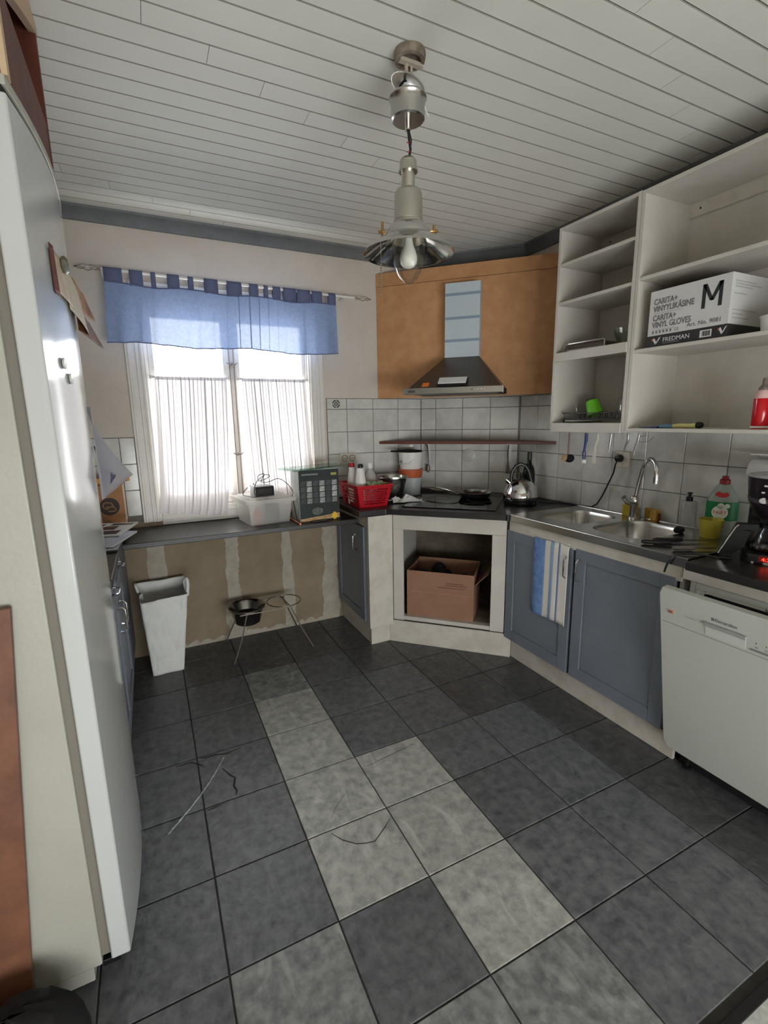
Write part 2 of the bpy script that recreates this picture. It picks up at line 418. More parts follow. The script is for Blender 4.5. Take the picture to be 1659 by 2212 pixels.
# bare board and plaster below the window
bare = MB().box(XL, 1.89, YB-.006, YB+.01, 0, .86).build('bare_board', M_bare, wall_b)
plabel(bare, 'unpainted brown wallboard below the bench')
def patch(xl, xr, z0, z1, seed, jag=.018):
    rnd = random.Random(seed); n = 48; lo = [rnd.uniform(-jag, jag) for _ in range(14)]; lo2 = [rnd.uniform(-jag, jag) for _ in range(14)]
    li = lambda a, t: a[int(t*12)]*(1-(t*12 % 1)) + a[int(t*12)+1]*(t*12 % 1)
    L_ = [(xl(t) + li(lo, t)*.8 + rnd.uniform(-jag, jag)*.25, z0+(z1-z0)*t) for t in [i/n for i in range(n+1)]]
    R_ = [(xr(t) + li(lo2, t)*.8 + rnd.uniform(-jag, jag)*.25, z0+(z1-z0)*t) for t in [i/n for i in range(n+1)]]
    m_ = MB()
    pts = L_ + R_[::-1]
    k = len(pts)
    m_.add([(x, YB-.0085, z) for x, z in pts] + [(x, YB-.006, z) for x, z in pts],
           [(i, n*2+1-i-0, n*2-i, i+1) for i in range(n)] + [(i, (i+1) % k, k+(i+1) % k, k+i) for i in range(k)])
    o = m_.build('plaster_patch', M_patch, wall_b, fix=True); plabel(o, 'streak of white filler on the bare board')
patch(lambda t: -.075, lambda t: .025, 0.0, .80, 1, .008)
patch(lambda t: .36+.03*t, lambda t: .47, 0.0, .80, 2)
patch(lambda t: .755, lambda t: .835-.02*t, 0.0, .80, 3, .010)
patch(lambda t: 1.045+.01*t, lambda t: 1.16, 0.0, .80, 4, .02)
n_ = 44
rb = random.Random(9); band = [(.0+1.16*i/n_, .028+rb.uniform(-.014, .02)) for i in range(n_+1)]
MB().add([(x, YB-.0095, 0) for x, z in band]+[(x, YB-.0095, z) for x, z in band]+[(x, YB-.006, z) for x, z in band],
         [(i, i+1, n_+2+i, n_+1+i) for i in range(n_)]+[(n_+1+i, n_+2+i, 2*n_+3+i, 2*n_+2+i) for i in range(n_)]).build('plaster_patch', M_patch, wall_b, fix=True)

# ---- wall tiles
ROWS = [.745, .90, 1.055, 1.210, 1.364, 1.520, 1.592]
wt_me = {}
def wtile(w_, h_):
    k = (round(w_, 3), round(h_, 3))
    if k not in wt_me:
        a, b = w_/2-.0016, h_/2-.0016
        c, d = a-.002, b-.002
        me = bpy.data.meshes.new('tile')   # local x along the wall, z up, -y out of the wall
        me.from_pydata([(-a,0,-b),(a,0,-b),(a,0,b),(-a,0,b),(-a,-.004,-b),(a,-.004,-b),(a,-.004,b),(-a,-.004,b),(-c,-.006,-d),(c,-.006,-d),(c,-.006,d),(-c,-.006,d)], [],
            [(i,(i+1)%4,4+(i+1)%4,4+i) for i in range(4)]+[(4+i,4+(i+1)%4,8+(i+1)%4,8+i) for i in range(4)]+[(8,9,10,11)])
        me.materials.append(M_tile); wt_me[k] = me
    return wt_me[k]
def tiled(wall, org, dirv, ang, lines, rows, z_hi=None):
    """glazed tiles on a wall: org + dirv * line, one object each"""
    res = {}
    for i in range(len(lines)-1):
        for j in range(len(rows)-1):
            a, b = lines[i], lines[i+1]; z0, z1 = rows[j], rows[j+1]
            me = wtile(b-a, z1-z0)
            o = bpy.data.objects.new('tile', me); COL.objects.link(o); o.parent = wall
            p = Vector((org[0]+dirv[0]*(a+b)/2, org[1]+dirv[1]*(a+b)/2, (z0+z1)/2))
            o.location = p - wall.location
            o.rotation_euler = (random.uniform(-.004, .004), 0, ang + random.uniform(-.006, .006))
            res[(i, j)] = o
    return res
GB = MB().box(1.12, 1.873, YB-.003, YB+.01, .86, 1.594).build('grout', M_grout, wall_b)
tb = tiled(wall_b, (0, YB-.003), (1, 0), 0, [1.122, 1.268, 1.470, 1.673, 1.868], ROWS[1:])
MB().box(XL, -.07, YB-.003, YB+.01, .83, 1.366).build('grout', M_grout, wall_b)
tiled(wall_b, (0, YB-.003), (1, 0), 0, [-.760, -.557, -.354, -.151, -.072], ROWS[1:5])
e = (1/R2, -1/R2)
dl = wd*R2
GD = MB(lambda p: (1.872+e[0]*p[0]-p[1]/R2, YB+e[1]*p[0]-p[1]/R2, p[2])).box(0, dl, -.01, .003, .86, 1.594).build('grout', M_grout, wall_d, fix=True)
tiled(wall_d, (1.872-.003/R2, YB-.003/R2), e, -math.pi/4, [.004, .116, .317, .517, .718], ROWS[1:])
MB().box(XR-.003, XR+.01, .2, YB-wd, .86, 1.594).build('grout', M_grout, wall_r)
RL = [YB-wd, 2.494, 2.292, 2.093, 1.888, 1.681, 1.475, 1.271, 1.068, .865, .662, .459]
tiled(wall_r, (XR-.003, 0), (0, 1), -math.pi/2, RL[::-1], ROWS[1:6])
tiled(wall_r, (XR-.003, 0), (0, 1), -math.pi/2, [2.074, 2.292, 2.494, YB-wd], ROWS[5:])
MB().box(2.372, XR, YB-wd-.004, YB-wd+.016, .9, 1.59).build('corner_strip', mat('dark_corner_joint', (128,120,116), .7), wall_r, bevel=.003)
# ornament printed on the small decor tile beside the window
dt = tb[(0, 5)] if (0, 5) in tb else tb[(0, 4)]
orn = MB()
cxo, czo = 1.19, 1.556
for k in range(4):
    orn.tube(arc((cxo, YB-.0098, czo), (1,0,0), (0,0,1), .024, 8+90*k, 82+90*k, 8), .0035, 6)
orn.tube(arc((cxo, YB-.0098, czo), (1,0,0), (0,0,1), .013, 0, 360, 16)[:-1], .0022, 6, True)
orn.box(cxo-.014, cxo+.014, YB-.0105, YB-.0088, czo-.0016, czo+.0016); orn.box(cxo-.0016, cxo+.0016, YB-.0105, YB-.0088, czo-.014, czo+.014)
plabel(orn.build('tile_ornament', M_blackm, dt), 'small black rosette printed on the tile')

# ---- ceiling boards
ceil = struct(MB().box(XL-.1, XR+.1, YF-.1, YB+.16, ZC+.012, ZC+.05).build('ceiling', M_gap), 'white painted ceiling of narrow tongue and groove boards')
BP = .0886
k = -40
while 1.646 + BP*k < YB:
    y0 = 1.646 + BP*k; y1 = min(y0 + BP, YB)
    if y1 < YF+.05: k += 1; continue
    if y1-y0 < .02: break
    xj = .098 + .1855*k
    xs = [XL] + sorted(x for x in [xj + 2.555*q for q in range(-4, 8)] if XL+.08 < x < XR-.08) + [XR]
    g, c = .0012, .0020
    for a, b in zip(xs[:-1], xs[1:]):
        ya, yb_ = y0+g, y1-g
        sec = [(ya, ZC+.012), (ya, ZC+c), (ya+c, ZC), (yb_-c, ZC), (yb_, ZC+c), (yb_, ZC+.012)]
        x0_, x1_ = a+.0007, b-.0007
        pk = MB()
        pk.cur = 1
        pk.add([(x0_, y, z) for y, z in sec]+[(x1_, y, z) for y, z in sec],
               [(0,1,2,3,4,5), (11,10,9,8,7,6)]+[(i, 6+i, 6+(i+1) % 6, (i+1) % 6) for i in range(6)])
        pk.m[2+2] = 0                      # the painted face; the tongue and groove edges are darker
        pk.build('plank', [M_ceil, M_gap], ceil, fix=True)
    k += 1
# ---- cornices
def cornice(name, xf, length, label):
    sec = [(0, ZC), (0, ZC-.066), (-.012, ZC-.066), (-.016, ZC-.054), (-.036, ZC-.020), (-.050, ZC-.012), (-.054, ZC)]
    n = len(sec)
    m_ = MB(xf)
    m_.add([(0, y, z) for y, z in sec]+[(length, y, z) for y, z in sec],
           [tuple(range(n)), tuple(range(2*n-1, n-1, -1))]+[(i, n+i, n+(i+1) % n, (i+1) % n) for i in range(n)])
    return struct(m_.build(name, M_corn, fix=True, smooth=True, angle=30), label)
cornice('trim_2', lambda p: (XL+p[0], YB+p[1], p[2]), 1.872-XL, 'grey cornice above the window wall')
cornice('trim_3', lambda p: (1.872+e[0]*p[0]+p[1]/R2, YB+e[1]*p[0]+p[1]/R2, p[2]), dl, 'grey cornice above the slanted corner')
cornice('trim_4', lambda p: (XR+p[1], YB-wd-p[0], p[2]), YB-wd-.2, 'grey cornice above the shelves')

# ---- window
win = struct(MB().box(OX0-.004, OX1+.004, YB+.075, YB+.12, OZ0, OZ0+.05).build('window_1', M_frame), 'white wooden window with two casements')
fr = MB()
fr.box(OX0, OX0+.035, YB+.005, YB+.13, OZ0, OZ1); fr.box(OX1-.035, OX1, YB+.005, YB+.13, OZ0, OZ1)
fr.box(OX0+.035, OX1-.035, YB+.005, YB+.13, OZ1-.035, OZ1); fr.box(OX0+.035, OX1-.035, YB+.005, YB+.13, OZ0, OZ0+.045)
fr.build('window_frame', M_frame, win, bevel=.004)
def sash(x0, x1, g0, g1):
    s_ = MB()
    z0, z1 = OZ0+.045, OZ1-.035; gz0, gz1 = 1.0, 2.045
    s_.box(x0, g0, YB+.012, YB+.055, z0, z1); s_.box(g1, x1, YB+.012, YB+.055, z0, z1)
    s_.box(g0, g1, YB+.012, YB+.055, z0, gz0); s_.box(g0, g1, YB+.012, YB+.055, gz1, z1)
    o = s_.build('casement', M_frame, win, bevel=.004)
    MB().box(g0-.004, g1+.004, YB+.030, YB+.034, gz0-.004, gz1+.004).build('pane', M_glass, o)
    bd = MB(); zz = z0+.02
    bd.box(g0, g1, YB+.006, YB+.012, zz, zz+.010); bd.box(g0, g1, YB+.006, YB+.012, zz+.03, zz+.038)
    bd.build('bead', M_frame, o, bevel=.002)
sash(OX0+.035, .510, .076, .461)
sash(.521, OX1-.035, .562, .962)
MB().box(.494, .537, YB+.001, YB+.012, OZ0+.045, OZ1-.035).build('mullion_cover', mat('aged_window_paint', (198,190,182), .5), win, bevel=.003)
ml = MB(); ml.box(.4975, .5005, YB-.0005, YB+.002, OZ0+.06, OZ1-.04); ml.box(.5235, .5265, YB-.0005, YB+.002, OZ0+.06, OZ1-.04)
ml.build('groove', mat('brown_groove', (88,74,64), .8), win)
for z in (1.795, 1.243):
    l_ = MB(); l_.lathe([(0, -.006), (.011, -.005), (.012, .0), (.006, .006), (0, .007)], (.514, YB-.004, z), 14, M=Matrix.Rotation(math.pi/2, 3, 'X'))
    l_.tube([(.482, YB-.008, z+.008), (.498, YB-.012, z-.002), (.514, YB-.012, z), (.530, YB-.012, z-.002), (.546, YB-.008, z+.008)], [.003,.005,.006,.005,.003], 8)
    l_.build('latch', mat('aged_latch', (150,142,134), .4, metal=.7), win, smooth=True)
def casing(x0, x1, z0, z1, vert):
    m_ = MB(); m_.box(x0, x1, YB-.018, YB, z0, z1)
    if vert:
        w_ = x1-x0
        for t in (.12, .5, .72): m_.box(x0+w_*t, x0+w_*t+w_*.14, YB-.025, YB-.018, z0, z1)
    else:
        h_ = z1-z0
        for t in (.15, .6): m_.box(x0, x1, YB-.025, YB-.018, z0+h_*t, z0+h_*t+h_*.16)
    m_.build('casing', M_frame, win, bevel=.003)
casing(-.07, .033, .855, 2.225, True); casing(.998, 1.10, .855, 2.225, True)
casing(.033, .998, 2.105, 2.225, False); casing(.033, .998, .832, .93, False)

# ================================================================== CURTAINS
rod = thing('curtain_rod', 'thin white curtain rod with twisted wire ends above the window', 'curtain rod', (.55, 3.06, 2.235))
MB().tube([(-.135, 3.06, 2.243), (1.30, 3.06, 2.228)], .0075, 10).build('rod', M_whp, rod, smooth=True)
for sx, x in ((-1, -.135), (1, 1.30)):
    f_ = MB(); zc_ = 2.243 if sx < 0 else 2.228
    for ph in range(3):
        f_.tube([(x+sx*.12*t, 3.06+.014*math.sin(math.pi*t)*math.cos(6*t+ph*2.09), zc_+.014*math.sin(math.pi*t)*math.sin(6*t+ph*2.09)) for t in [i/12 for i in range(13)]], .0022, 6)
    f_.build('finial', mat('aged_wire', (168,156,144), .4, metal=.8), rod, smooth=True)
for x in (-.128, 1.245):
    MB().box(x-.008, x+.008, 3.055, YB-.001, 2.222, 2.232).build('bracket', M_whp, rod, bevel=.002)

val = thing('window_valance', 'short sheer blue curtain valance hanging on tabs', 'curtain', (.52, 3.06, 1.87))
def vy(x, t):
    return 3.052 - .010*math.sin(x*33+.6) * (.35+.65*t) - .006*math.sin(x*71+1.3)*t + .010*math.sin(x*9)*t
def vtop(x): return 2.178 - .006*math.sin(x*16) - .010*((x+.12)/1.3)
def vbot(x): return 1.876 - .013*((x+.12)/1.3) + .007*math.sin(x*11+1)
VX0, VX1 = -.125, 1.165
MB().grid(lambda u, v: ((VX0+(VX1-VX0)*u) - .02*(1-u)*(1-v) - .015*math.sin(2*(u*62+1.5*math.sin(u*9)))*(.25+.75*max(0, math.sin(u*7.5-2.6)))*min(1, u*9)*min(1, (1-u)*9), vy(VX0+(VX1-VX0)*u, 1-v), vbot(VX0+(VX1-VX0)*u)*(1-v)+vtop(VX0+(VX1-VX0)*u)*v), 260, 14).build('panel', M_valan, val, smooth=True, angle=180)
for hz, hh in ((1, .0035), (0, .003)):
    MB().tube([((VX0+(VX1-VX0)*i/130) - (.02*(1-i/130) if not hz else 0), vy(VX0+(VX1-VX0)*i/130, 0 if hz else 1), (vtop if hz else vbot)(VX0+(VX1-VX0)*i/130)) for i in range(131)], hh, 6).build('hem', M_tab, val, smooth=True)
c2x = lambda px: (150+px*.392)
TABS = [(188,273),(306,370),(408,432),(488,549),(593,621),(676,750),(798,880),(924,975),(1008,1032),(1060,1106),(1122,1202),(1206,1290),(1300,1366),(1408,1455)]
def tabx(px):  # along the rod
    return -.125 + (px-188)*(1.165+.125)/(1455-188)
for a, b in TABS:
    xa, xb = tabx(a), tabx(b)
    pr = [(3.050, vtop((xa+xb)/2)-.004), (3.047, 2.20), (3.048, 2.236), (3.053, 2.249), (3.060, 2.254), (3.067, 2.249), (3.072, 2.236), (3.070, 2.20), (3.056, vtop((xa+xb)/2)-.004)]
    MB().grid(lambda u, v: (xa+(xb-xa)*u, pr[int(round(v*8))][0], pr[int(round(v*8))][1] - .013*((xa+.12)/1.3)*(1 if 0 < round(v*8) < 8 else 0)), 2, 8).build('tab', M_tab, val, smooth=True, solid=.0012)

def cafe(name, label, xt0, xt1, xb0, xb1, zt, zb, seed, n, amp):
    t = thing(name, label, 'curtain', ((xt0+xt1)/2, YB-.005, zb(0.5)))
    r_ = random.Random(seed); ph = [r_.uniform(0, 6.28) for _ in range(6)]
    wob = [r_.uniform(.5, 1.6) for _ in range(n+2)]
    def f(u, v):      # v: 0 bottom, 1 top; omega shaped pleats that overlap themselves
        d = 1-v
        w_ = wob[int(u*n)]*(1-(u*n % 1)) + wob[int(u*n)+1]*(u*n % 1)
        th2 = u*n*6.2832 + 1.1*math.sin(u*5+ph[2]) + .5*d*math.sin(u*9+ph[3])
        base = (xt0+(xt1-xt0)*u)*(v**.6) + (xb0+(xb1-xb0)*u)*(1-v**.6)
        pitch = abs(xt1-xt0)/n
        xx = base - pitch*.13*w_*(.75+.35*d)*math.sin(2*th2) + .10*pitch*math.sin(3.3*th2+ph[4])*(.3+.7*v)
        yy = YB - .024 - amp*(.45+.75*d)*w_*math.cos(th2) - .012*d
        return (xx, min(yy, YB-.003), zb(u)*(1-v) + zt*v)
    MB().grid(f, 320, 26).build('panel', M_cafe, t, smooth=True, angle=180)
    MB().grid(lambda u, v: (lambda p: (p[0], p[1]-.001, zt-.012+.02*v))(f(u, 1-.015*(1-v))), 110, 2).build('gathered_heading', M_cafe, t, smooth=True, angle=180)
    return t
def caferod(label, x0, x1):
    t = thing('curtain_rod', label, 'curtain rod', ((x0+x1)/2, YB-.012, 1.70))
    MB().tube([(x0, YB-.014, 1.709), (x1, YB-.014, 1.709)], .006, 8).build('rod', mat('grey_rod', (142,134,130), .5), t, smooth=True)
    for x in (x0, x1): MB().box(x-.005, x+.005, YB-.02, YB+.012, 1.700, 1.716).build('holder', M_frame, t)
caferod('short grey rod holding the sheer on the casement by the fridge', .055, .480)
caferod('short grey rod holding the sheer behind the dark green carton', .550, .985)
cafe('cafe_curtain', 'white sheer half curtain gathered on the casement nearest the fridge', .07, .472, .022, .415, 1.706, lambda u: .905-.045*u, 3, 9, .0075)
cafe('cafe_curtain', 'white sheer half curtain behind the dark green carton', .560, .974, .592, 1.015, 1.706, lambda u: .90, 5, 11, .0055)

# ================================================================== PENDANT LAMP
LX, LY = .840, 1.507
lamp = thing('pendant_lamp', 'brushed steel ship style pendant lamp hanging from the boarded ceiling', 'lamp', (LX, LY, 1.90))
MB().lathe([(.0, ZC-.001), (.048, ZC-.001), (.050, ZC-.012), (.047, ZC-.026), (.036, ZC-.028), (.034, ZC-.010), (0, ZC-.008)], (LX+.006, LY-.003, 0), 28).build('ceiling_plate', mat('dirty_cream_plastic', (150,138,122), .6, col2=(92,80,68), nscale=18), lamp, smooth=True)
hk = MB(); hk.box(LX-.030, LX+.044, LY-.012, LY+.006, ZC-.034, ZC-.024); hk.tube([(LX-.005, LY, ZC-.03), (LX-.005, LY, ZC-.075)], .006, 8); hk.tube([(LX+.013, LY, ZC-.03), (LX+.014, LY, ZC-.07)], .004, 8)
hk.lathe([(0,0),(.006,0),(.006,.012),(0,.012)], (LX+.046, LY-.006, ZC-.036), 10)
hk.build('hook', mat('cream_metal', (176,166,150), .5), lamp, smooth=True)
Mt = Matrix.Rotation(math.radians(24), 3, Vector((fw.x, fw.y, 0)).normalized())
MB().lathe([(0, .012), (.040, .010), (.056, .0), (.058, -.006), (.054, -.006), (.038, .005), (0, .006)], (LX+.004, LY, ZC-.088), 30, M=Mt).build('canopy_lid', M_steelr, lamp, smooth=True)
MB().lathe([(0, 2.445), (.050, 2.447), (.059, 2.441), (.060, 2.436), (.056, 2.430), (.053, 2.412), (.054, 2.398), (.053, 2.380), (.048, 2.376), (0, 2.376)], (LX, LY, 0), 36).build('canopy_cup', M_steel, lamp, smooth=True)
MB().lathe([(0, 2.376), (.0085, 2.376), (.0085, 2.350), (0, 2.349)], (LX, LY, 0), 16).build('cord_grip', M_steel, lamp, smooth=True)
cd = MB(); cd.tube([(LX-.024, LY, 2.446), (LX-.026, LY+.004, 2.468), (LX-.012, LY+.004, 2.486), (LX+.004, LY, 2.490)], .0035, 8)
cd.build('wire', M_black, lamp, smooth=True)
cd = MB(); cd.tube([(LX, LY, 2.355), (LX+.003, LY, 2.335), (LX+.007, LY, 2.31), (LX+.009, LY, 2.298), (LX+.004, LY, 2.276)], .0042, 8)
cd.tube([(LX+.004, LY, 2.352), (LX+.013, LY, 2.325), (LX+.009, LY, 2.30)], .002, 6)
cd.build('cord', M_black, lamp, smooth=True)
cd = MB(); cd.tube([(LX-.008, LY-.006, 2.312), (LX+.002, LY-.006, 2.315)], .0015, 6); cd.tube([(LX-.006, LY-.006, 2.285), (LX+.004, LY-.006, 2.289)], .0015, 6)
cd.build('cord_tie', M_redc, lamp)
cd = MB(); cd.tube([(LX+.040, LY-.02, 2.43), (LX+.058, LY-.03, 2.385)], [.004, .0025], 6); cd.build('cable_tie', M_whp, lamp)
MB().lathe([(0, 2.272), (.022, 2.270), (.028, 2.262), (.0285, 2.240), (.031, 2.236), (.031, 2.231), (.025, 2.231)], (LX, LY, 0), 32).build('neck_cap', M_steelr, lamp, smooth=True)
MB().lathe([(.0215, 2.245), (.0215, 2.176), (.0, 2.174)], (LX, LY, 0), 32).build('neck', M_steelr, lamp, smooth=True)
MB().lathe([(.0, 2.182), (.028, 2.182), (.040, 2.176), (.0455, 2.166), (.0460, 2.094), (.0475, 2.090), (.0475, 2.084), (.053, 2.080), (.054, 2.074)], (LX, LY, 0), 40).build('socket_housing', M_steelr, lamp, smooth=True)
MB().lathe([(.050, 2.078), (.060, 2.072), (.070, 2.058), (.076, 2.044), (.0765, 2.040), (.100, 2.026), (.140, 2.000), (.1495, 1.990), (.1505, 1.987), (.147, 1.988), (.138, 1.996), (.098, 2.021), (.074, 2.034), (.066, 2.045), (.050, 2.060)], (LX, LY, 0), 56, cap=False).build('shade', mat('polished_steel', (200,198,194), .13, metal=1.0), lamp, smooth=True)
MB().lathe([(.0, 2.060), (.050, 2.060), (.056, 2.040), (.058, 2.028), (.054, 2.026), (.05, 2.05), (0, 2.05)], (LX, LY, 0), 40).build('reflector_ring', M_steelr, lamp, smooth=True)
MB().lathe([(.0555, 2.040), (.0560, 2.010), (.0545, 1.980), (.049, 1.952), (.040, 1.928), (.027, 1.909), (.013, 1.898), (.006, 1.894), (0, 1.893)], (LX, LY, 0), 40, cap=False).build('glass_globe', M_globe, lamp, smooth=True)
MB().lathe([(.0135, 2.05), (.014, 2.028), (.017, 2.012), (.024, 1.996), (.0285, 1.980), (.029, 1.970), (.0265, 1.958), (.020, 1.949), (.010, 1.944), (0, 1.943)], (LX, LY, 0), 28).build('bulb', M_bulb, lamp, smooth=True)
RV = Vector((rt.x, rt.y, 0))
def lp(off, z, dep=0.0): return (LX+RV.x*off+fw.x*dep, LY+RV.y*off+fw.y*dep, z)
for off, s_ in ((-.086, 1), (.084, .6)):
    sc_ = MB(); sc_.tube([lp(off*.85, 2.056), lp(off*1.04, 2.056)], .0032, 8); sc_.lathe([(0,-.006),(.0055,-.004),(.0055,.004),(0,.006)], lp(off*1.10, 2.056), 10)
    sc_.tube([lp(off, 2.034), lp(off, 2.056+.030*s_)], [.003, .0042], 8)
    sc_.build('thumb_screw', M_brass, lamp, smooth=True)
ch = MB()
for i in range(12):
    ch.lathe([(0,-.0036),(.0028,-.002),(.0028,.002),(0,.0036)], lp(-.092, 1.955-.0084*i), 8)
ch.tube([lp(-.092, 2.03), lp(-.092, 1.955)], .0008, 5)
ch.build('pull_chain', mat('chain_metal', (170,158,140), .4, metal=.8), lamp, smooth=True)

# ================================================================== HOOD + PANEL
DB = 4.69/R2                                     # depth of the fibreboard plane along the diagonal
ua, ub_ = (1.513-3.177)/R2, (XR-.002-(4.69-XR+.002))/R2
hp = thing('hood_cover', 'brown fibreboard boxing across the corner behind the cooker hood', 'panel', (1.95, 2.74, 1.59))
MB(diag).box(ua, ub_-.002, DB, DB+.012, 1.592, 2.338).build('sheet', M_fibre, hp, bevel=.001)
MB(diag).box(ua, ub_-.002, DB-.003, DB+.012, 2.340, 2.424).build('top_strip', M_fibre2, hp, bevel=.001)
MB(diag).box(ua+.004, ub_-.03, DB+.012, DB+.10, 1.594, 1.606).build('bottom_batten', M_whitew, hp)
hood = thing('cooker_hood', 'grey steel cooker hood with a pale striped chimney', 'cooker hood', (1.7, 2.4, 1.59))
UC = -.5625
ch_b = 4.57/R2
chim = MB(diag).box(UC-.113, UC+.112, ch_b, DB-.001, 1.838, 2.294).build('chimney', mat('pale_blue_film', (190,200,206), .35, col2=(184,194,200), nscale=3), hood, bevel=.002)
for z in (2.224, 2.080, 1.942):
    MB(diag).box(UC-.1132, UC+.1122, ch_b-.0008, ch_b+.002, z-.0085, z+.0085).build('film_stripe', mat('blue_film_stripe', (134,152,168), .35), chim)
fb = 4.10/R2
cn = MB(diag)
cn.hexa([(UC-.272, fb+.012, 1.630), (UC+.287, fb+.012, 1.630), (UC+.287, DB-.001, 1.630), (UC-.272, DB-.001, 1.630)],
        [(UC-.113, ch_b, 1.838), (UC+.112, ch_b, 1.838), (UC+.112, DB-.001, 1.838), (UC-.113, DB-.001, 1.838)])
cn.build('canopy', M_dsteel, hood, bevel=.002)
MB(diag).box(UC-.2985, UC+.2985, fb, fb+.022, 1.592, 1.630).build('front_bar', M_steel, hood, bevel=.003)
for s_ in (-1, 1): MB(diag).box(UC+s_*.2985-.004, UC+s_*.2985+.004, fb-.003, fb+.024, 1.590, 1.632).build('bar_end', M_chrome, hood, bevel=.002)
lw = MB(diag); lw.box(UC-.285, UC+.285, fb+.022, DB-.002, 1.600, 1.630); lw.build('underside', M_blackm, hood)
fs = MB(diag)
for i in range(12): fs.box(UC-.25, UC+.25, fb+.05+i*.026, fb+.062+i*.026, 1.594, 1.600)
fs.build('grease_filter', M_dsteel, hood)
for i in range(5): MB(diag).box(UC+.120+i*.018, UC+.124+i*.018, fb-.0012, fb+.001, 1.611, 1.617).build('button', M_whp if i else M_blackm, hood)
MB(diag).box(UC-.268, UC-.226, fb-.0008, fb+.001, 1.605, 1.616).build('badge', mat('grey_badge', (96,92,88), .4, metal=.6), hood)
def canopy_pt(a, t):  # point on the sloping front: a along, t up the slope
    return (UC+a, fb+.012+(ch_b-fb-.012)*t, 1.630+.208*t)
sl = Vector((0, ch_b-fb-.012, .208)).normalized(); nv = Vector((0, -.208, ch_b-fb-.012)).normalized()
def slab(a0, a1, t0, t1, th, nm, m_):
    p0 = [Vector(canopy_pt(a, t)) for a, t in ((a0,t0),(a1,t0),(a1,t1),(a0,t1))]
    return MB(diag).hexa([tuple(p) for p in p0], [tuple(p+nv*th) for p in p0]).build(nm, m_, hood, bevel=.001)
slab(-.095, .085, .035, .24, .012, 'halogen_tray', M_blackm)
slab(-.090, .080, .06, .235, .017, 'tray_paper', M_paper)
slab(-.190, -.148, .04, .16, .0015, 'orange_sticker', mat('orange_sticker', (226,120,50), .6))

# ================================================================== CORNER SHELF AND RAIL ITEMS
sh = thing('corner_shelf', 'thin reddish brown wooden corner shelf above the hob', 'shelf', (2.0, 2.8, 1.27))
MB().prism([(1.513, YB-.008), (XR-.010, 4.69-XR+.012), (XR-.010, YB-wd-.012), (1.872-.006, YB-.012)], 1.270, 1.289).build('board', M_wood, sh, bevel=.002)
def brk(u, nm='bracket'):
    b0 = (1.872+YB)/R2
    m_ = MB(diag); m_.box(u-.011, u+.011, b0-.015, b0-.009, 1.13, 1.269); m_.box(u-.011, u+.011, b0-.20, b0-.009, 1.263, 1.269)
    m_.build(nm, M_whp, sh, bevel=.001)
brk(-.86); brk(-.262)
MB().box(1.668, 1.69, YB-.20, YB-.01, 1.250, 1.269).build('bracket', M_whp, sh, bevel=.001)
b0 = (1.872+YB)/R2
def hang(name, label, cat, fn):
    t = thing(name, label, cat, fn); return t
t = thing('ladle', 'black handled ladle hanging from the corner shelf over the bucket', 'ladle', (1.86, 3.02, 1.05))
MB(diag).tube([(-.88, b0-.05, 1.255), (-.863, b0-.05, 1.250), (-.856, b0-.05, 1.20), (-.853, b0-.05, 1.13), (-.855, b0-.05, 1.095)], [.004,.005,.0045,.004,.004], 8).build('handle', M_black, t, smooth=True)
MB(diag).lathe([(0,-.03),(.012,-.024),(.016,0),(.012,.026),(0,.034)], (-.855, b0-.05, 1.075), 14).build('bowl', mat('grey_tool', (120,108,98), .4, metal=.6), t, smooth=True)
t = thing('spatula', 'dark spatula hanging from the shelf bracket above the kettle', 'spatula', (2.2, 2.56, 1.05))
MB(diag).tube([(-.268, b0-.05, 1.255), (-.272, b0-.05, 1.20), (-.270, b0-.05, 1.14)], [.004,.005,.004], 8).build('handle', M_black, t, smooth=True)
MB(diag).hexa([(-.285,b0-.053,1.05),(-.250,b0-.053,1.05),(-.250,b0-.050,1.05),(-.285,b0-.050,1.05)], [(-.274,b0-.053,1.14),(-.264,b0-.053,1.14),(-.264,b0-.050,1.14),(-.274,b0-.050,1.14)]).build('blade', mat('grey_blade', (92,86,80), .4, metal=.5), t)
tag(MB(diag).lathe([(0, 0), (.050, 0), (.050, .004), (.046, .006), (.0, .006)], (-.556, b0-.009, 1.175), 36, M=Matrix.Rotation(math.pi/2, 3, 'X')).build('trivet_disc', mat('pale_disc', (196,196,190), .3), smooth=True), 'pale round disc stuck on the tiles above the hob', 'trivet')

# ================================================================== SOCKETS
def socket_face(xf, parent, a, z):
    m_ = MB(xf); m_.lathe([(.021, 0), (.021, .004), (.018, .004), (.017, -.006), (0, -.006)], (a, 0, z), 20, M=Matrix.Rotation(math.pi/2, 3, 'X'))
    return m_.build('outlet', mat('socket_cream', (196,188,174), .4), parent, smooth=True)
s1 = thing('double_socket', 'cream double wall socket on the tiles beside the window', 'socket', (1.26, YB-.02, 1.14))
MB().box(1.200, 1.330, YB-.021, YB-.009, 1.142, 1.218).build('plate', mat('socket_cream', (196,188,174), .4), s1, bevel=.003)
for x in (1.237, 1.294):
    r_ = MB(); r_.tube(arc((x, YB-.0215, 1.180), (1,0,0), (0,0,1), .021, 0, 360, 20)[:-1], .0022, 6, True)
    r_.box(x-.013, x+.013, YB-.0225, YB-.0205, 1.178, 1.182); r_.build('outlet', mat('socket_shadow', (120,108,92), .6), s1, smooth=True)
s2 = thing('wall_socket', 'cream square wall socket with black plug above the sink', 'socket', (XR-.02, 1.81, 1.16))
MB().box(XR-.024, XR-.009, 1.768, 1.856, 1.165, 1.252).build('plate', mat('socket_cream', (196,188,174), .4), s2, bevel=.004)
pc = thing('kettle_cable', 'black power cord running from wall plug along the sink to the kettle', 'cord', (2.36, 1.82, .9))
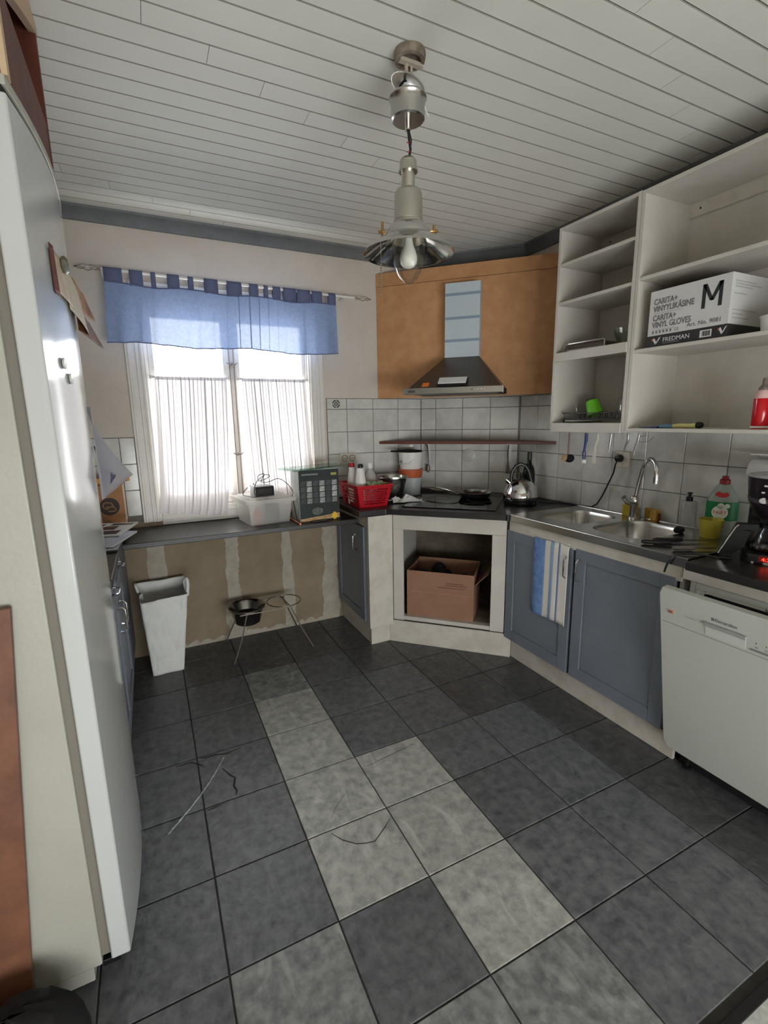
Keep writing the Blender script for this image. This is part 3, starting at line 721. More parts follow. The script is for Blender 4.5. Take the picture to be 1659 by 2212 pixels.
MB().lathe([(0, 0), (.021, 0), (.022, .012), (.016, .030), (0, .032)], (XR-.024, 1.820, 1.213), 20, M=Matrix.Rotation(-math.pi/2, 3, 'Y')).build('plug', M_black, pc, smooth=True)
MB().tube([(XR-.048, 1.820, 1.208), (XR-.052, 1.828, 1.18), (XR-.046, 1.842, 1.13), (XR-.036, 1.880, 1.06), (XR-.032, 1.915, .99), (XR-.028, 1.95, .935), (XR-.024, 1.995, .908), (XR-.024, 2.06, .9055), (XR-.04, 2.15, .9055), (XR-.10, 2.22, .9065), (2.23, 2.285, .9065)], .0042, 8).build('cable', M_black, pc, smooth=True)

# ================================================================== BASE CABINETS
def handle(xf, parent, L_=.11, out=.03, m_=None):
    """bow handle: local y out of the door, z along"""
    h = MB(xf)
    h.tube([(0, 0, L_/2), (0, out*.5, L_/2+.002), (0, out*.95, L_/2-.012), (0, out, 0), (0, out*.95, -L_/2+.012), (0, out*.5, -L_/2-.002), (0, 0, -L_/2)], [.006,.0048,.0045,.0045,.0045,.0048,.006], 8)
    return h.build('handle', m_ or M_chrome, parent, smooth=True)
def shaker(xf, w_, z0, z1, parent, m_, th=.02, rail=.062):
    """framed door; local x 0..w, local y 0 (front) .. th (back)"""
    d = MB(xf)
    d.box(0, rail, 0, th, z0, z1); d.box(w_-rail, w_, 0, th, z0, z1)
    d.box(rail, w_-rail, 0, th, z1-rail, z1); d.box(rail, w_-rail, 0, th, z0, z0+rail)
    d.hexa([(rail, .0075, z0+rail), (w_-rail, .0075, z0+rail), (w_-rail, th, z0+rail), (rail, th, z0+rail)],
           [(rail, .0075, z1-rail), (w_-rail, .0075, z1-rail), (w_-rail, th, z1-rail), (rail, th, z1-rail)])
    return d.build('door', m_, parent, bevel=.0025)

# --- corner cabinet with open front
cc = thing('corner_cabinet', 'white corner cabinet with an open front and a grey blue side door', 'cabinet', (1.55, 2.6, 0))
fB = 3.95/R2
f0, f1 = -.905, -.206                              # face edges along the diagonal
MB(diag).box(f0, -.839, fB, fB+.02, .160, .766).build('stile', M_white, cc, bevel=.0015)
MB(diag).box(-.288, f1, fB, fB+.02, .160, .766).build('stile', M_white, cc, bevel=.0015)
MB(diag).box(f0, f1, fB-.002, fB+.02, .767, .860).build('top_rail', M_white, cc, bevel=.0015)
MB(diag).box(f0, f1+.0, fB+.004, fB+.05, .162, .188).build('bottom_rail', M_white, cc, bevel=.0015)
MB(diag).box(f0-.030, f1+.044, fB+.008, fB+.022, .0, .150).build('plinth', M_whitew, cc, bevel=.0015)
MB().box(1.165, 1.332, 2.615, 2.633, .125, .860).build('filler_panel', M_whitew, cc, bevel=.0015)
MB().box(1.185, 1.335, 2.645, 2.660, .0, .124).build('plinth', M_whitew, cc, bevel=.0015)
MB().box(1.190, 1.206, 2.662, YB-.012, .0, .124).build('plinth', M_whitew, cc, bevel=.0015)
MB().box(1.178, 1.192, 2.634, YB-.012, .125, .860).build('side_panel', M_whitew, cc, bevel=.0015)
ff = frame((1.160, YB-.022, 0), (0,-1,0), (1,0,0), (0,0,1))
dr = shaker(lambda p: ff(p), .470, .150, .782, cc, M_blue, .018, .055)
handle(frame((1.160, 2.790, .665), (0,1,0), (-1,0,0), (0,0,1)), dr, .10)
# inside: floor, back lining, dark sides
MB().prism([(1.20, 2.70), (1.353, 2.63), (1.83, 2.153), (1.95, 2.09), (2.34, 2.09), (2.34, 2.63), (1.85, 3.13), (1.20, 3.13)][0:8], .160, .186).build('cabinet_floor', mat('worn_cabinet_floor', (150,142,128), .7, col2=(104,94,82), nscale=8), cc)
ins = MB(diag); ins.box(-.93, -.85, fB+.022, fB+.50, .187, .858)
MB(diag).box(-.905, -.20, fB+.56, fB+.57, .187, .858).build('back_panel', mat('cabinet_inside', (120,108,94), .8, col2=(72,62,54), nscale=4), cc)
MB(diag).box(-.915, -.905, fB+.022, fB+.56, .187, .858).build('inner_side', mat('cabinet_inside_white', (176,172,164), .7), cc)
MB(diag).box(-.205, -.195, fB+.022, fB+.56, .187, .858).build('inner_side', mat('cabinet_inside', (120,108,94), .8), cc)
# worktop
wt = tag(MB().prism([(1.105, YB-.010), (1.105, 2.612), (1.285, 2.612), (1.800, 2.097), (1.800, 2.082), (XR-.010, 2.082), (XR-.010, YB-wd-.008), (1.872-.006, YB-.010)], .864, .900).build('corner_worktop', M_top, bevel=.003),
         'dark laminate corner worktop carrying the hob and kettle', 'worktop')
# carton in the open cabinet
ct = thing('cardboard_carton', 'open brown cardboard carton inside the corner cabinet', 'carton', (1.62, 2.48, .187))
cb0 = fB+.035; cu0, cu1 = -.832, -.395
cA, cB_ = -.825, -.395
cz = .187
MB(diag).box(cA, cB_, cb0, cb0+.005, cz, .492).build('front_wall', M_card, ct)
MB(diag).box(cA, cA+.005, cb0+.005, cb0+.30, cz, .49).build('side_wall', M_card, ct)
MB(diag).box(cB_-.005, cB_, cb0+.005, cb0+.30, cz, .49).build('side_wall', M_card, ct)
MB(diag).box(cA+.005, cB_-.005, cb0+.295, cb0+.30, cz, .50).build('back_wall', M_card, ct)
MB(diag).box(cA, cB_, cb0+.005, cb0+.295, cz, cz+.005).build('base', M_card, ct)
MB(diag).hexa([(cB_, cb0+.02, .42), (cB_+.004, cb0+.02, .42), (cB_+.004, cb0+.28, .42), (cB_, cb0+.28, .42)],
              [(cB_+.080, cb0+.02, .50), (cB_+.084, cb0+.02, .50), (cB_+.084, cb0+.28, .50), (cB_+.08, cb0+.28, .50)]).build('flap', M_card, ct)
pr = MB(diag)
for i, (z, a0, a1) in enumerate(((.425, .26, .37), (.412, .25, .385), (.396, .20, .375))): pr.box(cA+a0, cA+a1, cb0-.0006, cb0+.001, z-.003, z+.003)
pr.build('print', mat('carton_print', (112,78,58), .8), ct)
MB(diag).box(cA+.02, cB_, cb0-.0007, cb0+.001, .353, .3545).build('crease', mat('carton_crease', (186,140,106), .8), ct)
for i, (a, b, r, z) in enumerate(((-.745, .095, .064, .400), (-.60, .11, .068, .405), (-.468, .10, .052, .39), (-.665, .232, .056, .41))):
    m_ = MB(diag)
    m_.lathe([(0,-.1),(r*.75,-.09),(r,-.02),(r*.9,.04),(r*.5,.07),(0,.078)], (a, cb0+b, z), 14)
    tag(m_.build('dark_jar', M_blackm, smooth=True), ['dark rounded jar in the carton by its near corner', 'largest dark rounded jar in the middle of the carton', 'small dark jar at the carton end nearest the sink', 'dark jar at the back of the carton'][i], 'jar', 'jars in the carton')

# --- hob
hob = thing('ceramic_hob', 'black glass ceramic hob set into the corner worktop', 'hob', (1.85, 2.55, .9))
hB = 4.02/R2
MB(diag).box(UC-.295, UC+.285, hB, hB+.50, .9004, .9055).build('glass_top', M_glassk, hob, bevel=.0015)
for a, b, r in ((-.15, .14, .09), (.14, .14, .075), (-.14, .36, .075), (.15, .36, .09)):
    MB(diag).tube(arc((UC+a, hB+b, .9057), (1,0,0), (0,1,0), r, 0, 360, 36)[:-1], .0008, 4, True).build('cooking_zone', mat('zone_ring', (70,70,72), .4), hob)
# --- frying pan
fpn = thing('frying_pan', 'steel frying pan with long handle on the hob', 'pan', (1.97, 2.62, .9055))
PX, PY = 2.00, 2.66
MB().lathe([(0, .9066), (.088, .9066), (.100, .914), (.116, .944), (.119, .945), (.117, .942), (.101, .918), (.088, .911), (0, .911)], (PX, PY, 0), 40).build('body', M_steel, fpn, smooth=True)
MB().tube([(PX-.112, PY+.022, .936), (PX-.14, PY+.07, .950), (PX-.16, PY+.13, .958), (PX-.19, PY+.26, .962), (PX-.20, PY+.30, .958)][:4] + [(PX-.205, PY+.305, .957)], [.007,.006,.006,.007,.006], 8).build('handle', M_steel, fpn, smooth=True)
# things behind the pan
tag(MB(diag).lathe([(0,0),(.018,.002),(.02,.02),(.017,.04),(0,.044)], (-.50, b0-.10, .9057), 12, M=Matrix.Rotation(math.radians(80), 3, 'Y')).build('pepper_mill', M_black, smooth=True), 'small black mill lying behind the frying pan', 'mill')
tg = MB(diag); tg.grid(lambda u, v: (-.95+.24*u, b0-.05-.05*v, .906+.045*math.sin(math.pi*u)*(.5+.5*math.sin(3*u+2))*math.sin(math.pi*(.1+.8*v))), 14, 6)
tag(tg.build('dark_cloth', mat('dark_brown_cloth', (54,44,38), .9), smooth=True, solid=.003), 'crumpled dark brown cloth behind the hob', 'cloth')

# --- kettle
kt = thing('electric_kettle', 'polished steel dome kettle with black arched handle and base', 'kettle', (2.11, 2.33, .9))
KX, KY = 2.11, 2.33
MB().lathe([(0,.9005),(.098,.9005),(.102,.908),(.101,.924),(.096,.929),(0,.929)], (KX, KY, 0), 40).build('base', M_black, kt, smooth=True)
MB().lathe([(.0,.929),(.103,.930),(.107,.940),(.108,.955),(.104,.980),(.094,1.008),(.078,1.034),(.060,1.050),(.054,1.053)], (KX, KY, 0), 48).build('body', M_chrome, kt, smooth=True)
MB().lathe([(.054,1.052),(.048,1.058),(.030,1.063),(.0,1.065)], (KX, KY, 0), 32).build('lid', M_steel, kt, smooth=True)
MB().lathe([(0,1.062),(.007,1.064),(.008,1.075),(.012,1.082),(.011,1.094),(0,1.096)], (KX, KY, 0), 16).build('lid_knob', M_black, kt, smooth=True)
MB().tube([(KX+RV.x*o, KY+RV.y*o, z) for o, z in ((-.060,1.045),(-.062,1.075),(-.056,1.110),(-.036,1.142),(-.006,1.157),(.026,1.146),(.048,1.112),(.060,1.07),(.072,1.03),(.090,.985),(.098,.962))], [.010,.011,.011,.011,.011,.011,.012,.014,.014,.013,.008], 10).build('handle', M_black, kt, smooth=True)
MB().tube([(KX-.062*RV.x, KY-.062*RV.y, 1.030), (KX-.085*RV.x, KY-.085*RV.y, 1.052), (KX-.096*RV.x, KY-.096*RV.y, 1.060)], [.016,.013,.011], 12).build('spout', M_chrome, kt, smooth=True)
MB().lathe([(0,0),(.008,0),(.008,.003),(0,.003)], (KX+.058*RV.x-fw.x*.080, KY+.058*RV.y-fw.y*.080, .913), 14, M=Matrix.Rotation(math.pi/2, 3, 'X')).build('switch', M_whp, kt)
# --- wine bottle
wb = thing('wine_bottle', 'dark green wine bottle standing behind the kettle', 'bottle', (2.295, 2.46, .9))
MB().lathe([(0,.9005),(.036,.9005),(.0385,.906),(.0385,1.085),(.034,1.110),(.020,1.135),(.0155,1.150),(.0145,1.19)], (2.295, 2.46, 0), 28).build('body', mat('dark_bottle_glass', (10,14,11), .08), wb, smooth=True)
MB().lathe([(.0148,1.150),(.0152,1.165),(.0152,1.212),(.013,1.215),(0,1.215)], (2.295, 2.46, 0), 20).build('foil', M_black, wb, smooth=True)

# --- bucket stack in the corner
BX, BY = 1.700, 3.035
st = thing('plastic_tub', 'pale grey plastic tub under the orange tub', 'tub', (BX, BY, .9))
MB().lathe([(0,.9005),(.062,.9005),(.072,1.020),(.076,1.022),(.076,1.030),(.069,1.030),(.060,.906),(0,.906)], (BX+.01, BY, 0), 28).build('body', mat('grey_white_plastic', (168,172,170), .4), st, smooth=True)
ot = thing('orange_tub', 'orange plastic tub stacked under the white bucket', 'tub', (BX, BY, 1.03))
MB().lathe([(0,1.0305),(.078,1.0305),(.083,1.040),(.090,1.084),(.094,1.086),(.094,1.090),(.0,1.090)], (BX, BY, 0), 28).build('body', mat('orange_plastic', (186,92,56), .45), ot, smooth=True)
wbk = thing('white_bucket', 'small white plastic bucket with a handle on top of the orange tub', 'bucket', (BX, BY, 1.09))
MB().lathe([(0,1.0905),(.074,1.0905),(.078,1.096),(.086,1.198),(.0905,1.199),(.0905,1.212),(.086,1.213),(.072,1.10),(0,1.10)], (BX, BY, 0), 32).build('body', M_whp, wbk, smooth=True)
hd = [(BX-RV.x*.091*math.cos(t)-fw.x*.10*math.sin(t), BY-RV.y*.091*math.cos(t)-fw.y*.10*math.sin(t), 1.198-.075*math.sin(t)+.0*t) for t in [math.pi*i/16 for i in range(17)]]
hd = [(BX+RV.x*(-.092+.15*t)-fw.x*.093*math.sin(math.pi*(.08+.8*t)), BY+RV.y*(-.092+.15*t)-fw.y*.093*math.sin(math.pi*(.08+.8*t)), 1.125+.075*t*t+.012*math.sin(9*t)) for t in [i/12 for i in range(13)]]
MB().tube(hd, .0032, 6).build('handle', M_whp, wbk, smooth=True)
MB().lathe([(0,0),(.013,0),(.013,.002),(0,.002)], (BX-RV.x*.066-fw.x*.052, BY-RV.y*.066-fw.y*.052, 1.145), 16, M=Matrix.Rotation(math.pi/2, 3, 'X')).build('emblem', mat('grey_emblem', (96,104,110), .5), wbk)
pl = thing('pan_lid', 'black pan lid lying on top of the white bucket', 'lid', (BX, BY, 1.213))
MB().lathe([(0,1.2135),(.088,1.2135),(.090,1.217),(.080,1.224),(0,1.230)], (BX-.005, BY, 0), 30).build('plate', M_blackm, pl, smooth=True)
MB().tube([(BX-.085, BY+.01, 1.219), (BX-.15, BY+.02, 1.222)], .007, 8).build('handle', M_black, pl, smooth=True)
# --- steel beaker
sb = thing('steel_beaker', 'tapered stainless steel beaker behind the red basket', 'beaker', (1.497, 2.925, .9))
MB().lathe([(0,.9005),(.060,.9005),(.064,.906),(.098,1.046),(.108,1.052),(.108,1.062),(.096,1.060),(.060,.912),(0,.912)], (1.497, 2.925, 0), 40).build('body', M_steel, sb, smooth=True)
# --- crumpled paper
pp = MB()
def crp(u, v):
    q = Vector((u*4.2, v*3.1, 2.7)); n1 = mnoise.noise(q); n2 = mnoise.noise(q*2.3+Vector((5,1,0)))
    return (1.41+.20*u+.014*n2, 2.742+.085*v-.055*u+.012*n1, .9045+.052*max(0, .35+.9*n1+.5*n2)*math.sin(math.pi*min(max(v, .04), .96)))
pp.grid(crp, 18, 10)
tag(pp.build('crumpled_paper', M_paper, solid=.0008), 'crumpled white paper between the red basket and the hob', 'paper')

# --- red basket with bottles
bk = thing('red_basket', 'red plastic basket with latticed sides full of bottles', 'basket', (1.24, 2.83, .9))
q0, q1 = (1.150, 2.700), (1.335, 2.965)           # bottom corners
T0, T1 = (1.125, 2.676), (1.366, 2.992)            # top corners
zb, zt = .9005, 1.040
MB().box(q0[0], q1[0], q0[1], q1[1], zb, zb+.004).build('base', M_red, bk)
rim = MB()
rim.tube([(T0[0],T0[1],zt),(T1[0],T0[1],zt),(T1[0],T1[1],zt),(T0[0],T1[1],zt)], .0055, 8, True); rim.build('rim', M_red, bk, smooth=True)
def side(pb0, pb1, pt0, pt1, nv_, nh, u0, u1, v0, v1, nm):
    """basket wall: solid margins, lattice between u0..u1 / v0..v1"""
    def P(u, v, o=0):
        b = Vector((*pb0, zb)).lerp(Vector((*pb1, zb)), u); t = Vector((*pt0, zt)).lerp(Vector((*pt1, zt)), u)
        return b.lerp(t, v)
    n_ = (P(1,0)-P(0,0)).cross(P(0,1)-P(0,0)).normalized()*.0025
    m_ = MB()
    def quad(a, b, c, d):
        p = [P(a,c), P(b,c), P(b,d), P(a,d)]
        m_.add([tuple(x-n_*.5) for x in p]+[tuple(x+n_*.5) for x in p], [(0,3,2,1),(4,5,6,7),(0,1,5,4),(1,2,6,5),(2,3,7,6),(3,0,4,7)])
    quad(0, u0, 0, 1); quad(u1, 1, 0, 1); quad(u0, u1, 0, v0); quad(u0, u1, v1, 1)
    for i in range(1, nv_):
        u = u0+(u1-u0)*i/nv_; quad(u-.010, u+.010, v0, v1)
    for j in range(1, nh):
        v = v0+(v1-v0)*j/nh; quad(u0, u1, v-.022, v+.022)
    m_.build(nm, M_red, bk)
A_, B_, C_, D_ = (q0[0],q0[1]), (q1[0],q0[1]), (q1[0],q1[1]), (q0[0],q1[1])
a_, b_, c_, d_ = (T0[0],T0[1]), (T1[0],T0[1]), (T1[0],T1[1]), (T0[0],T1[1])
side(A_, B_, a_, b_, 14, 7, .16, .88, .14, .86, 'side_panel')
side(D_, A_, d_, a_, 2, 5, .14, .78, .18, .86, 'side_panel')
side(B_, C_, b_, c_, 14, 7, .12, .88, .14, .86, 'side_panel')
side(C_, D_, c_, d_, 14, 7, .12, .88, .14, .86, 'side_panel')
def bottle(name, label, x, y, prof, capprof, mb_, mc, sx=1, sy=1):
    t = thing(name, label, 'bottle', (x, y, prof[0][1]), 'bottles in the red basket')
    MB().lathe([(0, prof[0][1])]+prof, (x, y, 0), 24, sx=sx, sy=sy).build('body', mb_, t, smooth=True)
    MB().lathe(capprof+[(0, capprof[-1][1])], (x, y, 0), 18).build('cap', mc, t, smooth=True)
    return t
z0 = .905
bottle('squeeze_bottle', 'white bottle with a red cap in the red basket', 1.172, 2.872, [(.026,z0),(.031,z0+.01),(.032,1.05),(.026,1.10),(.019,1.146),(.0,1.148)], [(.0185,1.148),(.0195,1.152),(.016,1.172)], mat('bottle_white', (222,216,212), .4), M_redc)
bottle('squeeze_bottle', 'white bottle with a black cap in the red basket', 1.185, 2.765, [(.030,z0),(.034,z0+.01),(.035,1.06),(.028,1.11),(.019,1.148),(.0,1.15)], [(.019,1.150),(.019,1.158),(.015,1.173)], mat('bottle_white', (222,216,212), .4), M_black)
bottle('squeeze_bottle', 'tall white square bottle behind the black capped bottle', 1.230, 2.870, [(.028,z0),(.030,z0+.01),(.030,1.12),(.027,1.145),(.0,1.15)], [(.017,1.150),(.017,1.153)], M_whp, M_whp)
bottle('spirit_bottle', 'clear bottle with a white cap and sloping shoulders', 1.298, 2.860, [(.040,z0),(.042,z0+.01),(.043,1.06),(.036,1.092),(.018,1.125),(.014,1.132),(0,1.134)], [(.0145,1.132),(.0145,1.166)], M_whpt, M_whp)
lf = MB(); rl = random.Random(12)
lv = [[(rl.uniform(-.01,.01), rl.uniform(-.01,.01), rl.uniform(.0,.030)) for _ in range(6)] for _ in range(11)]
lf.grid(lambda u, v: (1.215+.135*u+lv[round(u*10)][round(v*5)][0], 2.705+.075*v+lv[round(u*10)][round(v*5)][1], 1.030+lv[round(u*10)][round(v*5)][2]), 10, 5)
tag(lf.build('salad_bag', mat('green_leaf_film', (176,192,160), .3, col2=(112,128,84), nscale=24), solid=.001), 'crinkled clear bag of green leaves in the red basket', 'bag')

# ================================================================== BENCH UNDER THE WINDOW
tag(MB().box(-.175, 1.150, 2.745, YB-.010, .800, .829).build('window_bench', M_top, bevel=.003), 'dark narrow worktop along the wall under the window', 'worktop')
# storage box
sbx = thing('storage_box', 'translucent plastic storage box with a lid on the window bench', 'box', (.62, 3.0, .829))
X = rotz(.612, 2.988, 7)
def trough(xf, b, t_, z0_, z1_, th):
    m_ = MB(xf)
    bx, by = b; tx, ty = t_
    ob = [(-bx,-by,z0_),(bx,-by,z0_),(bx,by,z0_),(-bx,by,z0_)]; ot_ = [(-tx,-ty,z1_),(tx,-ty,z1_),(tx,ty,z1_),(-tx,ty,z1_)]
    ib = [(-bx+th,-by+th,z0_+th),(bx-th,-by+th,z0_+th),(bx-th,by-th,z0_+th),(-bx+th,by-th,z0_+th)]; it = [(-tx+th,-ty+th,z1_),(tx-th,-ty+th,z1_),(tx-th,ty-th,z1_),(-tx+th,ty-th,z1_)]
    m_.add(ob+ot_+ib+it, [(3,2,1,0)]+[(i,(i+1)%4,4+(i+1)%4,4+i) for i in range(4)]+[(4+i,4+(i+1)%4,12+(i+1)%4,12+i) for i in range(4)]+[(12+i,12+(i+1)%4,8+(i+1)%4,8+i) for i in range(4)]+[(8,9,10,11)])
    return m_
M_milky = cloth('milky_plastic', (240,238,232), .45, .70)
trough(X, (.122, .122), (.138, .140), .8295, .975, .003).build('body', M_milky, sbx, smooth=True, bevel=.003)
lid = MB(X); lid.box(-.152,.152,-.155,.155,.975,.986); lid.box(-.125,.125,-.128,.128,.986,.996); lid.box(-.155,.155,-.158,-.152,.962,.986); lid.box(-.158,-.152,-.158,.155,.962,.986); lid.box(.152,.158,-.158,.155,.962,.986)
lid.build('lid', M_milky, sbx, bevel=.004)
rb_ = MB(X)
for a in (-.06, .07): rb_.hexa([(a-.002,-.1175,.835),(a+.002,-.1175,.835),(a+.002,-.113,.835),(a-.002,-.113,.835)], [(a-.002,-.139,.970),(a+.002,-.139,.970),(a+.002,-.134,.970),(a-.002,-.134,.970)])
rb_.build('rib', M_milky, sbx)
tag(MB(X).lathe([(0,.833),(.040,.833),(.046,.87),(.044,.93),(.03,.95),(0,.952)], (.04, -.04, 0), 18).build('grey_pouch', mat('grey_item', (58,60,70), .8), smooth=True), 'dark grey pouch seen through the storage box wall', 'pouch')
tag(MB(X).lathe([(0,.833),(.012,.833),(.014,.85),(.018,.88),(.014,.92),(0,.93)], (-.068, -.075, 0), 14).build('pink_bottle', mat('pink_item', (196,60,70), .6), smooth=True), 'small pink bottle seen through the storage box wall', 'bottle')
# clock radio and cable
rd = thing('clock_radio', 'small black and silver clock radio on the storage box lid', 'radio', (.60, 2.95, .996))
Y_ = rotz(.597, 2.935, 10)
MB(Y_).box(-.058,.058,-.045,.050,.9965,1.062).build('case', mat('silver_plastic', (176,174,172), .4), rd, bevel=.006)
MB(Y_).box(-.060,.060,-.050,-.044,.998,1.058).build('front', mat('dark_radio_front', (40,34,36), .2), rd, bevel=.003)
MB(Y_).box(-.045,.045,-.0506,-.0495,1.018,1.046).build('display', mat('radio_display', (64,58,60), .1), rd)
cr = thing('radio_cable', 'thin black cable coiled over the clock radio and trailing to the bench', 'cable', (.6, 2.95, .83))
cpt = [(.56,2.965,1.064),(.545,2.93,1.075),(.51,2.92,1.055),(.485,2.93,1.025),(.49,2.945,1.006),(.52,2.90,1.002),(.545,2.875,1.003),(.54,2.876,1.04),(.56,2.90,1.085),(.59,2.93,1.105),(.63,2.96,1.122),(.655,2.955,1.115),(.625,2.93,1.100),(.58,2.92,1.092),(.585,2.95,1.12),(.62,2.945,1.128),(.60,2.94,1.085),(.64,2.93,1.080),(.70,2.92,1.098),(.755,2.92,1.06),(.785,2.915,1.01),(.800,2.905,.985),(.798,2.88,.94),(.790,2.852,.89),(.785,2.822,.85),(.783,2.800,.8325)]
def smoothpts(P, n=5):
    out = []
    P = [Vector(p) for p in P]
    for i in range(len(P)-1):
        p0, p1, p2, p3 = P[max(i-1,0)], P[i], P[i+1], P[min(i+2, len(P)-1)]
        for k_ in range(n):
            t = k_/n
            out.append(tuple(.5*((2*p1)+(-p0+p2)*t+(2*p0-5*p1+4*p2-p3)*t*t+(-p0+3*p1-3*p2+p3)*t**3)))
    return out+[tuple(P[-1])]
cpt = [(x if z > .99 else min(x, .778), y, z) for x, y, z in cpt]
MB().tube(smoothpts(cpt), .0022, 6).build('cable', M_black, cr, smooth=True)
# tool carton
tc_ = thing('tool_carton', 'dark green power tool carton printed with small pictures', 'carton', (.92, 2.88, .829))
M_dgreen = mat('dark_green_print', (28,37,34), .6)
MB().box(.794, 1.050, 2.802, 2.98, .8295, 1.150).build('box', [M_card2], tc_)
MB().box(.7935, 1.0505, 2.8005, 2.802, .8295, 1.1505).build('front_print', M_dgreen, tc_)
MB().box(.7925, .794, 2.8005, 2.98, .8295, 1.1505).build('side_print', mat('pale_side_print', (206,206,200), .5, col2=(160,160,158), nscale=14), tc_)
MB().box(.794, 1.050, 2.802, 2.98, 1.150, 1.1515).build('top_print', mat('pale_side_print', (206,206,200), .5), tc_)
rg = random.Random(21)
for r_ in range(4):
    for c_i in range(6):
        xx = .802 + c_i*.0405; zz = 1.083 - r_*.036
        bright = c_i in (1, 3, 5)
        v = rg.randint(150, 205) if bright else rg.randint(52, 78)
        MB().box(xx, xx+.032, 2.7995, 2.8006, zz-.031, zz).build('picture', mat('tool_picture_%d' % (v//12), (v, v, v-6 if bright else v+4), .5, col2=(int(v*.5), int(v*.5), int(v*.52)), nscale=70), tc_)
MB().box(.812, .915, 2.7995, 2.8006, 1.118, 1.128).build('title_band', mat('title_grey', (112,116,112), .5), tc_)
MB().box(1.0, 1.036, 2.7995, 2.8006, 1.112, 1.128).build('corner_badge', mat('badge_olive', (150,146,70), .5), tc_)
fl_ = MB(); fl_.add([(.795,2.7994,.832),(1.050,2.7994,.842),(1.050,2.7994,.872),(.96,2.7994,.862),(.795,2.7994,.850),(.795,2.8006,.832),(1.050,2.8006,.842),(1.050,2.8006,.872),(.96,2.8006,.862),(.795,2.8006,.850)], [(0,1,2,3,4),(9,8,7,6,5),(0,5,6,1),(1,6,7,2),(2,7,8,3),(3,8,9,4),(4,9,5,0)])
fl_.build('plank_print', mat('plank_print', (206,170,112), .5, col2=(120,90,56), nscale=20, stretch=(1,1,6)), tc_, fix=True)
MB().lathe([(0,0),(.024,0),(.024,.001),(0,.001)], (.905, 2.8004, .893), 20, sx=1.5, M=Matrix.Rotation(math.pi/2, 3, 'X')).build('tool_picture', mat('saw_print', (92,98,88), .4, col2=(30,34,30), nscale=50), tc_)
st_ = MB(); st_.box(1.000, 1.034, 2.799, 2.8003, .840, .870); st_.box(1.008, 1.026, 2.7988, 2.8003, .832, .878); st_.build('yellow_sticker', mat('yellow_sticker', (226,176,34), .5), tc_)
gs = thing('glass_sheet', 'greenish sheet of glass lying on the dark green carton', 'glass sheet', (.92, 2.92, 1.152))
MB().prism([(.682, 2.926), (.756, 2.742), (1.135, 2.895), (1.062, 3.080)], 1.1518, 1.1568).build('sheet', M_sheet, gs)
MB().prism([(.70, 2.935), (.77, 2.765), (1.155, 2.93), (1.085, 3.100)], 1.1572, 1.1622).build('sheet', M_sheet, gs)
cpip = thing('copper_pipe', 'short copper pipe lying beside the dark green carton', 'pipe', (.77, 2.8, .829))
MB().tube([(.774, 2.738, .836), (.768, 2.88, .836), (.763, 2.98, .836)], .0065, 12).build('tube', M_copper, cpip, smooth=True)
tag(MB().box(.86, .955, 2.772, 2.786, .8295, .838).build('black_stick', M_black, bevel=.002), 'thin black stick in front of the dark green carton', 'stick')

# ================================================================== FLOOR OBJECTS UNDER THE BENCH
bg_ = thing('paper_bag', 'tall crumpled white paper bag standing by the grey blue drawers', 'bag', (-.02, 2.99, 0))
rr_ = random.Random(8)
def bagside(nm, c0, c1, t0, t1, h0, h1, seed):
    r_ = random.Random(seed); nz = [[r_.uniform(-.006, .006) for _ in range(9)] for _ in range(15)]
    d = Vector((c1[0]-c0[0], c1[1]-c0[1], 0)).normalized(); n_ = Vector((d.y, -d.x, 0))
    def f(u, v):
        b = Vector((*c0, 0)).lerp(Vector((*c1, 0)), u); t = Vector((*t0, h0)).lerp(Vector((*t1, h1)), u)
        p = b.lerp(t, v); k_ = .013*mnoise.noise(Vector((u*3+seed*7, v*5, seed)))*min(1, 8*u*(1-u))*min(1, v*8) + .006*mnoise.noise(Vector((u*9+seed*3, v*13, seed)))*min(1, 8*u*(1-u))*min(1, v*8)
        fold = -.018*math.exp(-((u-.5)/.12)**2)*v if abs(c0[1]-c1[1]) > .15 else .004*math.sin(u*9)
        p = p + n_*(k_+fold); p.z = max(p.z, .0008)
        return tuple(p)
    return MB().grid(f, 20, 34).build(nm, M_paper, bg_, smooth=True, solid=.0015, angle=14)
b0_, b1_, b2_, b3_ = (-.105, 2.875), (.060, 2.880), (.062, 3.08), (-.105, 3.08)
t0_, t1_, t2_, t3_ = (-.128, 2.865), (.118, 2.868), (.128, 3.115), (-.150, 3.115)
bagside('front', b0_, b1_, t0_, t1_, .455, .470, 1); bagside('side', b1_, b2_, t1_, t2_, .470, .505, 2)
bagside('back', b2_, b3_, t2_, t3_, .505, .500, 3); bagside('side', b3_, b0_, t3_, t0_, .500, .455, 4)
MB().box(-.103, .058, 2.878, 3.078, .001, .003).build('base', M_paper, bg_)
MB().tube(smoothpts([(.118, 2.90, .45), (.126, 2.895, .52), (.122, 2.91, .548), (.112, 2.93, .53), (.118, 2.95, .46)]), .010, 6).build('handle', M_paper, bg_, smooth=True)
MB().tube(smoothpts([(-.140, 3.03, .47), (-.148, 3.02, .512), (-.150, 3.05, .515), (-.145, 3.07, .47)]), .008, 6).build('handle', M_paper, bg_, smooth=True)

